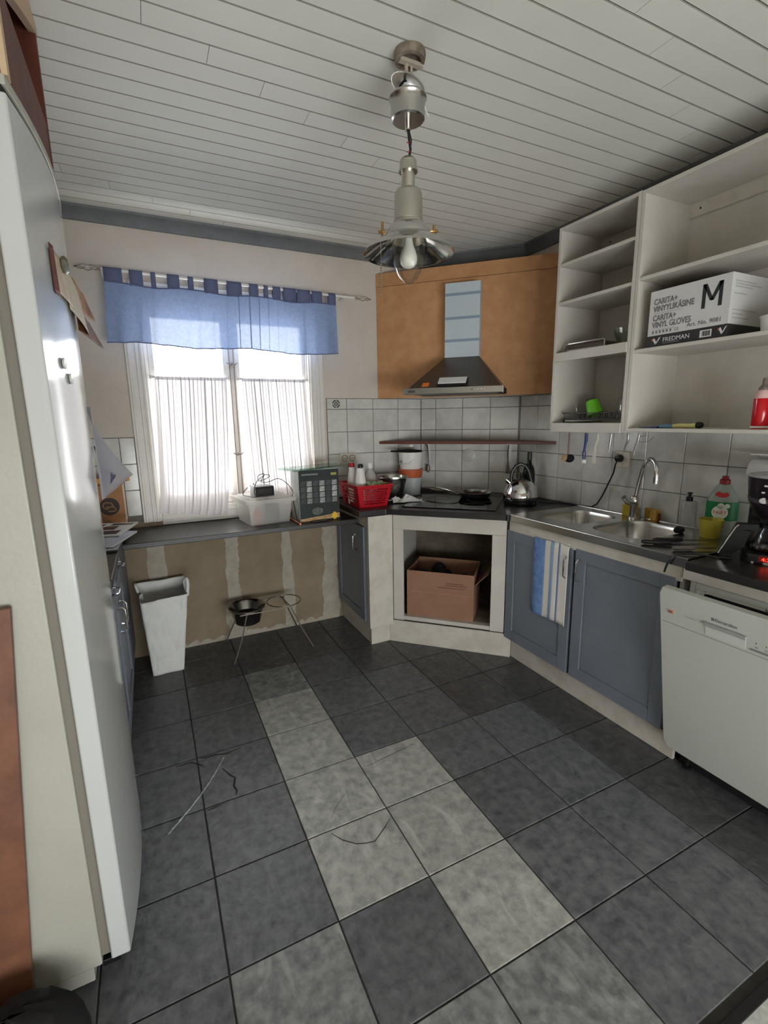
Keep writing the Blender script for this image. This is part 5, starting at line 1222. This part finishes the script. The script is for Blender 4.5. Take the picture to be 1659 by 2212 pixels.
for a, b, z, w_ in ((-.05,-.088,1.19,.010), (-.055,-.083,1.165,.004)): MB(cmx).box(a, a+w_*2.4, b-.003, b+.01, z-.003, z+.003).build('badge', mat('silver_badge', (176,172,170), .3), cm)
MB(cmx).lathe([(0,0),(.011,0),(.011,.004),(0,.006)], (-.045, -.080, 1.135), 16, sx=1.3, M=Matrix.Rotation(math.pi/2, 3, 'X')).build('knob', mat('silver_badge', (176,172,170), .3), cm, smooth=True)
cb_ = thing('coffee_cable', 'black cord lying across the worktop edge by the coffee maker', 'cord', (1.9, 1.05, .9))
MB().tube(smoothpts([(1.965, .99, .9045), (1.93, 1.03, .905), (1.90, 1.065, .910), (1.86, 1.095, .912), (1.822, 1.115, .909), (1.803, 1.125, .895), (1.800, 1.138, .868), (1.806, 1.150, .832)]), .0042, 8).build('cable', M_black, cb_, smooth=True)
# --- paper towel roll on the wall
pt = thing('paper_towel_roll', 'white paper towel roll on the tiles above the coffee maker', 'paper roll', (2.32, .95, 1.18))
MB().lathe([(.018,-.13),(.052,-.13),(.052,.13),(.018,.13)], (2.318, 1.005, 1.205), 32, M=Matrix.Rotation(math.pi/2, 3, 'X')).build('roll', M_paper, pt, smooth=True)
hl_ = MB(); hl_.box(2.30, 2.38, 1.139, 1.145, 1.19, 1.235); hl_.box(2.372, 2.381, .86, 1.15, 1.262, 1.285); hl_.box(2.31, 2.381, .862, 1.15, 1.275, 1.281); hl_.build('holder', M_whp, pt, bevel=.002)
# --- suction hook on tiles
tag(MB().lathe([(0,0),(.013,0),(.011,.006),(.004,.010),(0,.012)], (XR-.009, 1.668, 1.185), 16, M=Matrix.Rotation(-math.pi/2, 3, 'Y')).build('wall_hook', M_whp, smooth=True), 'small white round hook on the tiles behind the tap', 'hook')

# --- towel over the first door
tw = thing('kitchen_towel', 'blue and white striped towel hanging over the sink cabinet door', 'towel', (1.82, 1.77, .39))
TY0_, TY1_ = 1.890, 1.652
def tf(u, v, off=0):
    y = TY0_+(TY1_-TY0_)*u; zt2 = .8135; zb2 = .393 - .0*u
    z = zb2 + (zt2-zb2)*v - .004*math.sin(u*7)
    y = y - .004*(1-v)*math.sin(3*u) + .022*u*(1-v)*1.0*0
    x = XD-.0075 - .010*(1-v)*abs(math.sin(u*6.5)) - .004*math.sin(u*14)*(1-v*.6) - off
    if v > .98: x = XD-.004
    return (x, y, z)
def strip(u0, u1, m_, nm):
    MB().grid(lambda a, v: tf(u0+(u1-u0)*a, v), 8, 20).build(nm, m_, tw, smooth=True, solid=.003, angle=60)
strip(0, .335, M_towb, 'blue_band'); strip(.335, .50, M_toww, 'white_band'); strip(.50, .60, M_tows, 'pale_stripe'); strip(.60, .72, M_toww, 'white_band'); strip(.72, .755, mat('towel_line', (96,120,176), .95), 'thin_stripe'); strip(.755, 1, M_toww, 'white_band')
MB().grid(lambda u, v: (XD-.0035+.030*v, TY0_+(TY1_-TY0_)*u, .8125+.008*math.sin(math.pi*(.35+.65*v))-.006*v*v), 14, 4).build('top_fold', M_toww, tw, smooth=True, solid=.003)

# ================================================================== DISHWASHER
dw = thing('dishwasher', 'white dishwasher with its door tilted slightly open', 'dishwasher', (2.0, .76, 0))
DY0, DY1 = .462, 1.062
MB().box(XD-.004, XD+.016, .44, 1.090, .818, .862).build('worktop_rail', M_whitew, dw, bevel=.002)
body = MB()
body.box(1.846, XR-.03, DY0, DY0+.02, .09, .815); body.box(1.846, XR-.03, DY1-.02, DY1, .09, .815); body.box(1.846, XR-.03, DY0+.02, DY1-.02, .795, .815); body.box(XR-.05, XR-.03, DY0+.02, DY1-.02, .09, .795); body.box(1.846, XR-.05, DY0+.02, DY1-.02, .09, .11)
body.build('body', M_appl, dw, bevel=.002)
rm = MB(frame((1.836, DY1, 0), (0,-1,0), (1,0,0), (0,0,1)))
wv = DY1-DY0
rm.box(0, .022, 0, .012, .12, .815); rm.box(wv-.022, wv, 0, .012, .12, .815); rm.box(.022, wv-.022, 0, .012, .790, .815)
rm.build('front_frame', M_appl, dw, bevel=.002)
MB().tube([(1.834, DY1-.030, .55), (1.834, DY1-.030, .755), (1.834, DY1-.045, .782), (1.834, DY1-.07, .788), (1.834, DY0+.07, .788), (1.834, DY0+.045, .782), (1.834, DY0+.03, .755), (1.834, DY0+.03, .55)], .0045, 8).build('seal', mat('pale_seal', (188,184,174), .6), dw, smooth=True)
MB().box(1.90, 1.91, DY0+.02, DY1-.02, .11, .795).build('tub_shade', M_dark, dw)  # dark sheet across the tub, stands for shade in the door slot
MB().tube([(1.830, .800, .793), (1.822, .795, .788), (1.822, .770, .788), (1.830, .765, .793)], .004, 8).build('latch', M_steel, dw, smooth=True)
th_ = math.radians(10.3)
# door frame: local x from near-window edge, local y outwards, local z up along the tilted door
od = Vector((1.800, 1.078, .105)); az_ = Vector((-math.sin(th_), 0, math.cos(th_))); ao = Vector((-math.cos(th_), 0, -math.sin(th_)))
dx = frame(od, (0,-1,0), ao, az_)
WD = .606
door = MB(dx)
pr_ = [(.018,0),(WD-.018,0)] + [(WD, .018)][0:1] + [(WD,.695),(WD-.012,.725),(.012,.725),(0,.700)] + [(0,.03)]
door.add([(a, 0, b) for a, b in pr_]+[(a, -.030, b) for a, b in pr_], [tuple(range(8)), tuple(range(15,7,-1))]+[(i, 8+i, 8+(i+1) % 8, (i+1) % 8) for i in range(8)])
dro = door.build('door', M_appl, dw, bevel=.004, fix=True)
MB(dx).box(.012, WD-.004, .0002, .0014, .585, .587).build('panel_groove', mat('groove_grey', (150,150,142), .6), dro)
MB(dx).box(.036, .056, .0, .0025, .628, .642).build('power_button', mat('copper_button', (196,140,116), .4), dro, bevel=.001)
MB(dx).box(.040, .050, .0025, .0034, .632, .638).build('power_mark', mat('brown_mark', (140,84,66), .4), dro)
gr = MB(dx); gr.box(.165, .300, .0002, .010, .632, .645); gr.build('grip', mat('grip_grey', (150,150,148), .35), dro, bevel=.003)
MB(dx).box(.168, .297, .0002, .0022, .595, .633).build('grip_recess', mat('grip_white', (196,198,192), .4), dro, bevel=.0015)
text('Electrolux', dx((.200, .0006, .657)), (0,-1,0), az_, .017, mat('logo_grey', (104,104,100), .5), dro)
lgm = MB(dx); lgm.box(.188, .197, .0002, .001, .657, .668); lgm.build('logo_mark', mat('logo_grey', (104,104,100), .5), dro)
MB(dx).box(.095, .138, .0002, .0009, .634, .636).build('small_print', mat('print_grey', (160,160,154), .5), dro)
for i in range(7):
    MB(dx).box(.325+i*.028, .328+i*.028, .0002, .0012, .628, .632).build('indicator', mat('logo_grey', (104,104,100), .5), dro)
    MB(dx).box(.322+i*.028, .332+i*.028, .0002, .0008, .612, .618).build('symbol', mat('print_grey', (160,160,154), .5), dro)
MB(dx).box(.312, .56, .0002, .004, .600, .606).build('button_strip', mat('groove_grey2', (128,130,126), .5), dro, bevel=.001)
MB().box(1.90, 1.915, DY0, DY1, .002, .09).build('kick_plate', M_blackm, dw)
for y in (DY0+.04, DY1-.04): MB().lathe([(0,.0005),(.018,.0005),(.018,.01),(.008,.014),(.008,.09),(0,.09)], (1.885, y, 0), 14).build('foot', M_black, dw, smooth=True)

# ================================================================== WALL SHELVES
XU = 2.052
def unit(name, label, y0, y1, z0, z1, shelves, base_lip, group=None):
    t = thing(name, label, 'shelf unit', ((XU+XR)/2, (y0+y1)/2, z0))
    MB().box(XU, XR-.010, y1-.018, y1, z0, z1).build('side_panel', M_white, t, bevel=.0015)
    MB().box(XU, XR-.010, y0, y0+.018, z0, z1).build('side_panel', M_white, t, bevel=.0015)
    MB().box(XU, XR-.010, y0+.018, y1-.018, z1-.016, z1).build('top_panel', M_white, t, bevel=.0015)
    MB().box(XU+.001, XR-.010, y0+.018, y1-.018, z0+.001, z0+.017).build('bottom_panel', M_white, t, bevel=.0015)
    MB().box(XR-.016, XR-.010, y0+.018, y1-.018, z0+.017, z1-.016).build('back_panel', M_white, t)
    MB().box(XR-.034, XR-.016, y0+.018, y1-.018, z1-.075, z1-.016).build('hanging_rail', M_whitew, t, bevel=.001)
    for z, th in shelves:
        MB().box(XU+.002, XR-.016, y0+.018, y1-.018, z-th, z).build('shelf', M_white, t, bevel=.0015)
    for z, h_ in base_lip:
        MB().box(XU-.006, XU+.010, y0+.016, y1-.016, z-h_, z).build('front_lip', M_white, t, bevel=.0015)
    for y in (y0+.07, y1-.07): MB().lathe([(0,0),(.004,0),(.004,.002),(0,.002)], (XR-.034, y, z1-.045), 8, M=Matrix.Rotation(-math.pi/2, 3, 'Y')).build('screw', M_blackm, t)
    return t
unit('shelf_unit', 'narrow open white wall shelf unit beside the hood panel', 1.576, 2.050, 1.368, 2.417, [(2.239, .016), (2.047, .016), (1.786, .016), (1.413, .016)], [(1.786, .046), (1.413, .048)])
unit('shelf_unit', 'wide open white wall shelf unit holding the glove box', .45, 1.574, 1.372, 2.413, [(2.056, .016), (1.745, .016)], [])

# glove carton
gb = thing('glove_carton', 'white and black printed glove carton on the wide shelf', 'carton', (2.2, 1.33, 1.745))
GX0, GX1, GY0, GY1, GZ0, GZ1 = 2.066, 2.345, 1.165, 1.503, 1.7455, 1.982
M_gw = mat('carton_white', (206,205,203), .6, col2=(199,198,195), nscale=5); M_gk = mat('carton_black', (44,42,42), .55)
MB().box(GX0, GX1, GY0, GY1, GZ0, GZ1).build('box', M_gw, gb, bevel=.002)
MB().box(GX0-.0012, GX1, GY0-.0012, GY1, GZ0, GZ0+.048).build('black_band', M_gk, gb)
M_ink = mat('ink_grey', (112,112,112), .6); M_inkd = mat('ink_dark', (40,44,44), .6)
gx = lambda y, z: (GX0-.0008, y, z)
RY = (0,-1,0); UZ = (0,0,1)
text('CARITA+', gx(GY1-.020, GZ0+.178), RY, UZ, .034, M_ink, gb, sx=.76, fat=.0006)
text('VINYYLIKÄSINE', gx(GY1-.020, GZ0+.148), RY, UZ, .034, M_ink, gb, sx=.76, fat=.0006)
text('CARITA+', gx(GY1-.020, GZ0+.110), RY, UZ, .034, M_ink, gb, sx=.76, fat=.0006)
text('VINYL GLOVES', gx(GY1-.020, GZ0+.081), RY, UZ, .034, M_ink, gb, sx=.76, fat=.0006)
MBm = MB(frame((GX0-.0008, GY1-.228, GZ0+.122), (0,-1,0), (1,0,0), (0,0,1)))
for q_ in ([(0,0),(.014,0),(.014,.092),(0,.092)], [(.064,0),(.078,0),(.078,.092),(.064,.092)], [(0,.092),(.032,.026),(.046,.026),(.016,.092)], [(.062,.092),(.032,.026),(.046,.026),(.078,.092)]):
    MBm.hexa([(a, 0, b) for a, b in q_], [(a, .0006, b) for a, b in q_])
MBm.build('lettering', M_inkd, gb, fix=True)
text('Art. No. 9081', gx(GY1-.176, GZ0+.062), RY, UZ, .024, M_ink, gb)
text('CE', gx(GY1-.122, GZ0+.056), RY, UZ, .017, M_ink, gb)
for i in range(6): MB().box(GX0-.0006, GX0+.001, GY1-.030-i*.016, GY1-.022-i*.016, GZ0+.057, GZ0+.068).build('symbol', M_ink, gb)
for z, a in ((.139, .13), (.070, .10)): MB().box(GX0-.0005, GX0+.001, GY1-.022-a, GY1-.022, GZ0+z, GZ0+z+.0025).build('print_line', mat('ink_pale', (170,170,168), .6), gb)
text('FREDMAN', (GX0-.002, GY1-.075, GZ0+.017), RY, UZ, .026, M_gw, gb); MB().box(GX0-.0022, GX0, GY1-.15, GY1-.076, GZ0+.010, GZ0+.013).build('print_line', M_ink, gb)
def heart(yc, zc, nm, k_=1.0):
    m_ = MB(); m_.hexa([(GX0-.0024, yc+.016*k_, zc+.006), (GX0-.0024, yc+.004*k_, zc-.012), (GX0-.001, yc+.004*k_, zc-.012), (GX0-.001, yc+.016*k_, zc+.006)], [(GX0-.0024, yc+.010*k_, zc+.014), (GX0-.0024, yc-.002*k_, zc-.004), (GX0-.001, yc-.002*k_, zc-.004), (GX0-.001, yc+.010*k_, zc+.014)])
    m_.hexa([(GX0-.0024, yc+.003*k_, zc-.014), (GX0-.0024, yc-.006*k_, zc-.006), (GX0-.001, yc-.006*k_, zc-.006), (GX0-.001, yc+.003*k_, zc-.014)], [(GX0-.0024, yc-.012*k_, zc+.012), (GX0-.0024, yc-.020*k_, zc+.016), (GX0-.001, yc-.020*k_, zc+.016), (GX0-.001, yc-.012*k_, zc+.012)])
    m_.build(nm, M_gw, gb, fix=True)
    MB().box(GX0-.0023, GX0-.001, yc+.013*k_, yc+.021*k_, zc+.003, zc+.011).build('logo_dot', mat('logo_red', (196,70,60), .5), gb)
heart(GY1-.045, GZ0+.024, 'logo'); heart(GY0+.018, GZ0+.025, 'logo', .8)
bc = MB().box(GX0-.0022, GX0-.001, GY0+.058, GY0+.104, GZ0+.010, GZ0+.038).build('barcode_label', M_gw, gb)
bars = MB()
for i in range(9): bars.box(GX0-.0026, GX0-.002, GY0+.064+i*.0036, GY0+.064+i*.0036+(.0018 if i % 3 else .0026), GZ0+.014, GZ0+.034)
bars.build('barcode', M_inkd, bc)
sd = MB()
for i, (a, b, z) in enumerate(((.02,.16,.205),(.02,.20,.195),(.02,.14,.185),(.02,.10,.16),(.02,.18,.10),(.02,.09,.085),(.02,.13,.07))): sd.box(GX0+a, GX0+b, GY0-.0008, GY0+.001, GZ0+z, GZ0+z+.004)
sd.build('side_print', mat('ink_pale', (170,170,168), .6), gb)
# white cup beside it
wc = thing('white_mug', 'white mug beside the glove carton', 'mug', (2.16, 1.04, 1.7455))
MB().lathe([(0,1.7455),(.045,1.7455),(.050,1.75),(.056,1.80),(.060,1.806),(.057,1.806),(.047,1.755),(0,1.755)], (2.150, 1.035, 0), 30).build('body', M_whp, wc, smooth=True)
MB().tube(arc((2.150, .978, 1.775), (0,-1,0), (0,0,1), .020, -80, 80, 10), .005, 8).build('handle', M_whp, wc, smooth=True)
# narrow unit contents
tr = thing('steel_dish', 'upturned steel roasting dish on the narrow unit', 'dish', (2.18, 1.86, 1.7865))
Xd = rotz(2.165, 1.885, 4)
MB(Xd).hexa([(-.075,-.125,1.7868),(.075,-.125,1.7868),(.075,.125,1.7868),(-.075,.125,1.7868)], [(-.060,-.108,1.826),(.060,-.108,1.826),(.060,.108,1.826),(-.060,.108,1.826)]).build('body', mat('dull_tin', (112,100,92), .35, metal=.8), tr, bevel=.012)
MB(Xd).tube([(-.078,.126,1.788),(-.072,.120,1.825),(-.062,.105,1.831),(-.062,-.105,1.831),(-.072,-.120,1.825),(-.078,-.126,1.788)], .004, 8).build('rim', M_steel, tr, smooth=True)
M_gglass = pane_mat('greenish_glass', (.88,.94,.88), .2)
tag(MB().lathe([(0,1.7868),(.035,1.7868),(.060,1.80),(.085,1.84),(.092,1.875),(.090,1.876),(.082,1.842),(.056,1.806),(0,1.794)], (2.235, 1.702, 0), 32).build('glass_bowl', M_gglass, smooth=True), 'greenish glass bowl next to the steel dish', 'bowl')
dk = thing('dish_rack', 'black wire dish rack on the lowest narrow shelf', 'rack', (2.22, 1.81, 1.4135))
rk = MB()
for z in (1.432, 1.464): rk.tube([(2.10,1.618,z),(2.345,1.618,z),(2.345,2.005,z),(2.10,2.005,z)], .0028, 6, True)
rk.build('frame', M_black, dk, smooth=True)
for x_, y_ in ((2.105,1.62),(2.34,1.62),(2.105,2.0),(2.34,2.0)): MB().tube([(x_,y_,1.4136),(x_,y_,1.432)], .0035, 6).build('foot', M_black, dk)
for i in range(12):
    y = 1.635 + i*.0325
    MB().tube([(2.10,y,1.430),(2.10,y,1.464)], .0018, 5).build('bar', M_black, dk)
    MB().tube([(2.345,y,1.430),(2.25,y,1.430),(2.245,y,1.466),(2.235,y,1.469),(2.225,y,1.430),(2.10,y,1.430)], .0018, 5).build('divider', M_black, dk, smooth=True)
tag(MB().lathe([(0,1.4138),(.05,1.4138),(.105,1.422),(.107,1.426),(.06,1.419),(0,1.418)], (2.170-.0, 1.925, 0), 36, sx=.92, sy=.8).build('white_plate', M_whp, smooth=True), 'white plate under the dish rack in the narrow unit', 'plate')
gc = thing('green_cup', 'tilted lime green plastic cup in the dish rack', 'cup', (2.2, 1.865, 1.46))
Mg = Matrix.Rotation(math.radians(-22), 3, 'X')
MB().lathe([(.0,.078),(.031,.078),(.033,.074),(.042,0),(.040,0),(.031,.070),(0,.072)], (2.20, 1.868, 1.456), 28, M=Mg).build('body', M_green, gc, smooth=True)
tag(MB().lathe([(.047,1.460),(.046,1.50),(.038,1.53),(.020,1.541),(0,1.542)], (2.20, 1.962, 0), 26, cap=False).build('glass_tumbler', M_clearp, smooth=True), 'clear tumbler upside down beside the green cup', 'glass')
tag(MB().lathe([(.040,1.460),(.039,1.50),(.034,1.525),(0,1.526)], (2.22, 1.700, 0), 26, cap=False).build('glass_tumbler', M_clearp, smooth=True), 'clear tumbler upside down at the far end from the green cup', 'glass')
# wide unit contents
ky = thing('blue_spatula', 'dark blue plastic spatula lying on the wide unit bottom', 'spatula', (2.1, 1.45, 1.389))
MB().hexa([(2.085,1.525,1.3892),(2.085,1.43,1.3892),(2.125,1.43,1.3892),(2.125,1.525,1.3892)], [(2.088,1.522,1.393),(2.088,1.43,1.397),(2.122,1.43,1.397),(2.122,1.522,1.393)]).build('blade', M_navy, ky, bevel=.001)
MB().tube([(2.105,1.435,1.396),(2.103,1.40,1.398),(2.10,1.36,1.397)], [.008,.010,.008], 10).build('handle', mat('blue_plastic', (84,126,150), .4), ky, smooth=True)
bs = thing('yellow_brush', 'pale yellow brush with black bristles on the wide unit bottom', 'brush', (2.1, 1.3, 1.389))
MB().tube([(2.098,1.362,1.399),(2.098,1.335,1.401),(2.10,1.30,1.400),(2.10,1.262,1.403)], [.009,.0105,.010,.011], 12).build('handle', mat('pale_yellow', (196,188,120), .5), bs, smooth=True)
MB().lathe([(0,0),(.0125,0),(.0135,.014),(.011,.022),(0,.023)], (2.10, 1.262, 1.4035), 16, M=Matrix.Rotation(math.pi/2, 3, 'X')).build('bristles', M_blackm, bs, smooth=True)
tag(MB().box(2.31, 2.36, 1.36, 1.50, 1.3892, 1.455).build('clear_container', M_clearp, bevel=.006), 'clear plastic container at the back behind the blue spatula', 'container')
rs = thing('red_spray_bottle', 'clear bottle of red liquid with a grey nozzle on the wide unit', 'bottle', (2.12, 1.045, 1.389))
SXc, SYc = 2.125, 1.040
MB().lathe([(0,1.3892),(.026,1.3892),(.028,1.393),(.028,1.505),(.024,1.525),(.016,1.534)], (SXc, SYc, 0), 28).build('body', mat('red_liquid', (190,22,32), .12), rs, smooth=True)
MB().lathe([(.0283,1.393),(.0292,1.394),(.0292,1.400),(.0283,1.401)], (SXc, SYc, 0), 28).build('clear_foot', M_whp, rs, smooth=True)
MB().lathe([(.0285,1.505),(.0255,1.5255),(.017,1.536),(.0165,1.533)], (SXc, SYc, 0), 28, cap=False).build('clear_shoulder', mat('pinkish_clear', (214,176,172), .2), rs, smooth=True)
MB().lathe([(0,1.532),(.017,1.532),(.017,1.545),(.011,1.552),(.008,1.558),(.0075,1.58),(0,1.582)], (SXc, SYc, 0), 20).build('nozzle', mat('grey_nozzle', (112,100,94), .45), rs, smooth=True)
# utensils on hooks under the shelves
X3 = 2.15
def hangtool(name, label, cat, y, parts):
    t = thing(name, label, cat, (X3, y, 1.15))
    MB().tube([(X3, y, 1.3675), (X3, y, 1.352)], .002, 6).build('hook', M_steel, t)
    for nm, pts, rr_, m_ in parts:
        MB().tube(pts, rr_, 10).build(nm, m_, t, smooth=True)
    return t
t = hangtool('dish_brush', 'wooden dish brush with black bristles hanging under the narrow unit', 'brush', 1.995, [('handle', [(X3,1.995,1.356),(X3,1.995,1.30),(X3,1.997,1.236)], .0042, mat('worn_handle', (120,92,80), .5))])
MB().lathe([(0,-.022),(.016,-.020),(.022,-.008),(.024,.006),(.018,.020),(0,.024)], (X3, 1.985, 1.212), 20, M=Matrix.Rotation(math.radians(70), 3, 'X')).build('bristles', M_blackm, t, smooth=True)
MB().lathe([(0,0),(.017,.002),(.021,.012),(.0,.016)], (X3-.012, 2.000, 1.213), 20, M=Matrix.Rotation(math.radians(-70), 3, 'Y')).build('head', mat('brush_wood', (186,150,116), .6), t, smooth=True)
t = hangtool('bottle_brush', 'blue handled brush with white bristles hanging under the narrow unit', 'brush', 1.878, [('handle', [(X3,1.875,1.356),(X3,1.876,1.315),(X3,1.881,1.295),(X3,1.884,1.262)], [.008,.0085,.006,.006], M_navy),
   ('loop', [(X3,1.885,1.262),(X3,1.894,1.256),(X3,1.890,1.216),(X3,1.876,1.216),(X3,1.876,1.256),(X3,1.885,1.262)], .0028, M_navy)])
MB().lathe([(0,-.012),(.012,-.009),(.014,0),(.010,.010),(0,.012)], (X3, 1.882, 1.203), 16).build('bristles', M_whp, t, smooth=True)
M_tool = mat('cream_tool', (206,200,186), .5)
t = hangtool('cream_spatula', 'cream plastic spatula hanging beside the blue brush', 'spatula', 1.806, [('handle', [(X3,1.803,1.356),(X3,1.800,1.325),(X3,1.812,1.295),(X3,1.815,1.262)], [.007,.0085,.0055,.0055], M_tool)])
MB().hexa([(X3-.002,1.805,1.196),(X3-.002,1.829,1.196),(X3+.002,1.829,1.196),(X3+.002,1.805,1.196)][::-1], [(X3-.002,1.806,1.270),(X3-.002,1.824,1.270),(X3+.002,1.824,1.270),(X3+.002,1.806,1.270)][::-1]).build('blade', M_tool, t, bevel=.001, fix=True)
M_gt = mat('grey_utensil', (150,146,144), .35, metal=.7)
t = hangtool('grey_whisk', 'slim grey utensil hanging next to the cream spatula', 'utensil', 1.725, [('handle', [(X3,1.720,1.356),(X3,1.723,1.31),(X3,1.728,1.262)], [.005,.006,.003], M_gt)])
t = hangtool('grey_tongs', 'bent grey utensil hanging above the plug', 'utensil', 1.630, [('handle', [(X3,1.622,1.356),(X3,1.620,1.325),(X3,1.632,1.30),(X3,1.640,1.265)], [.006,.007,.005,.003], M_gt)])
t = hangtool('steel_ladle', 'grey ladle hanging nearest the tap under the wide unit', 'ladle', 1.565, [('handle', [(X3,1.562,1.356),(X3,1.566,1.325),(X3,1.578,1.29),(X3,1.584,1.255)], [.005,.006,.005,.004], M_gt)])
t = hangtool('wire_loop', 'thin wire loop hanging under the wide unit', 'wire', 1.525, [('loop', [(X3,1.525,1.352),(X3,1.560,1.345),(X3,1.572,1.328),(X3,1.545,1.318),(X3,1.505,1.328),(X3,1.485,1.350)], .0016, M_gt)])
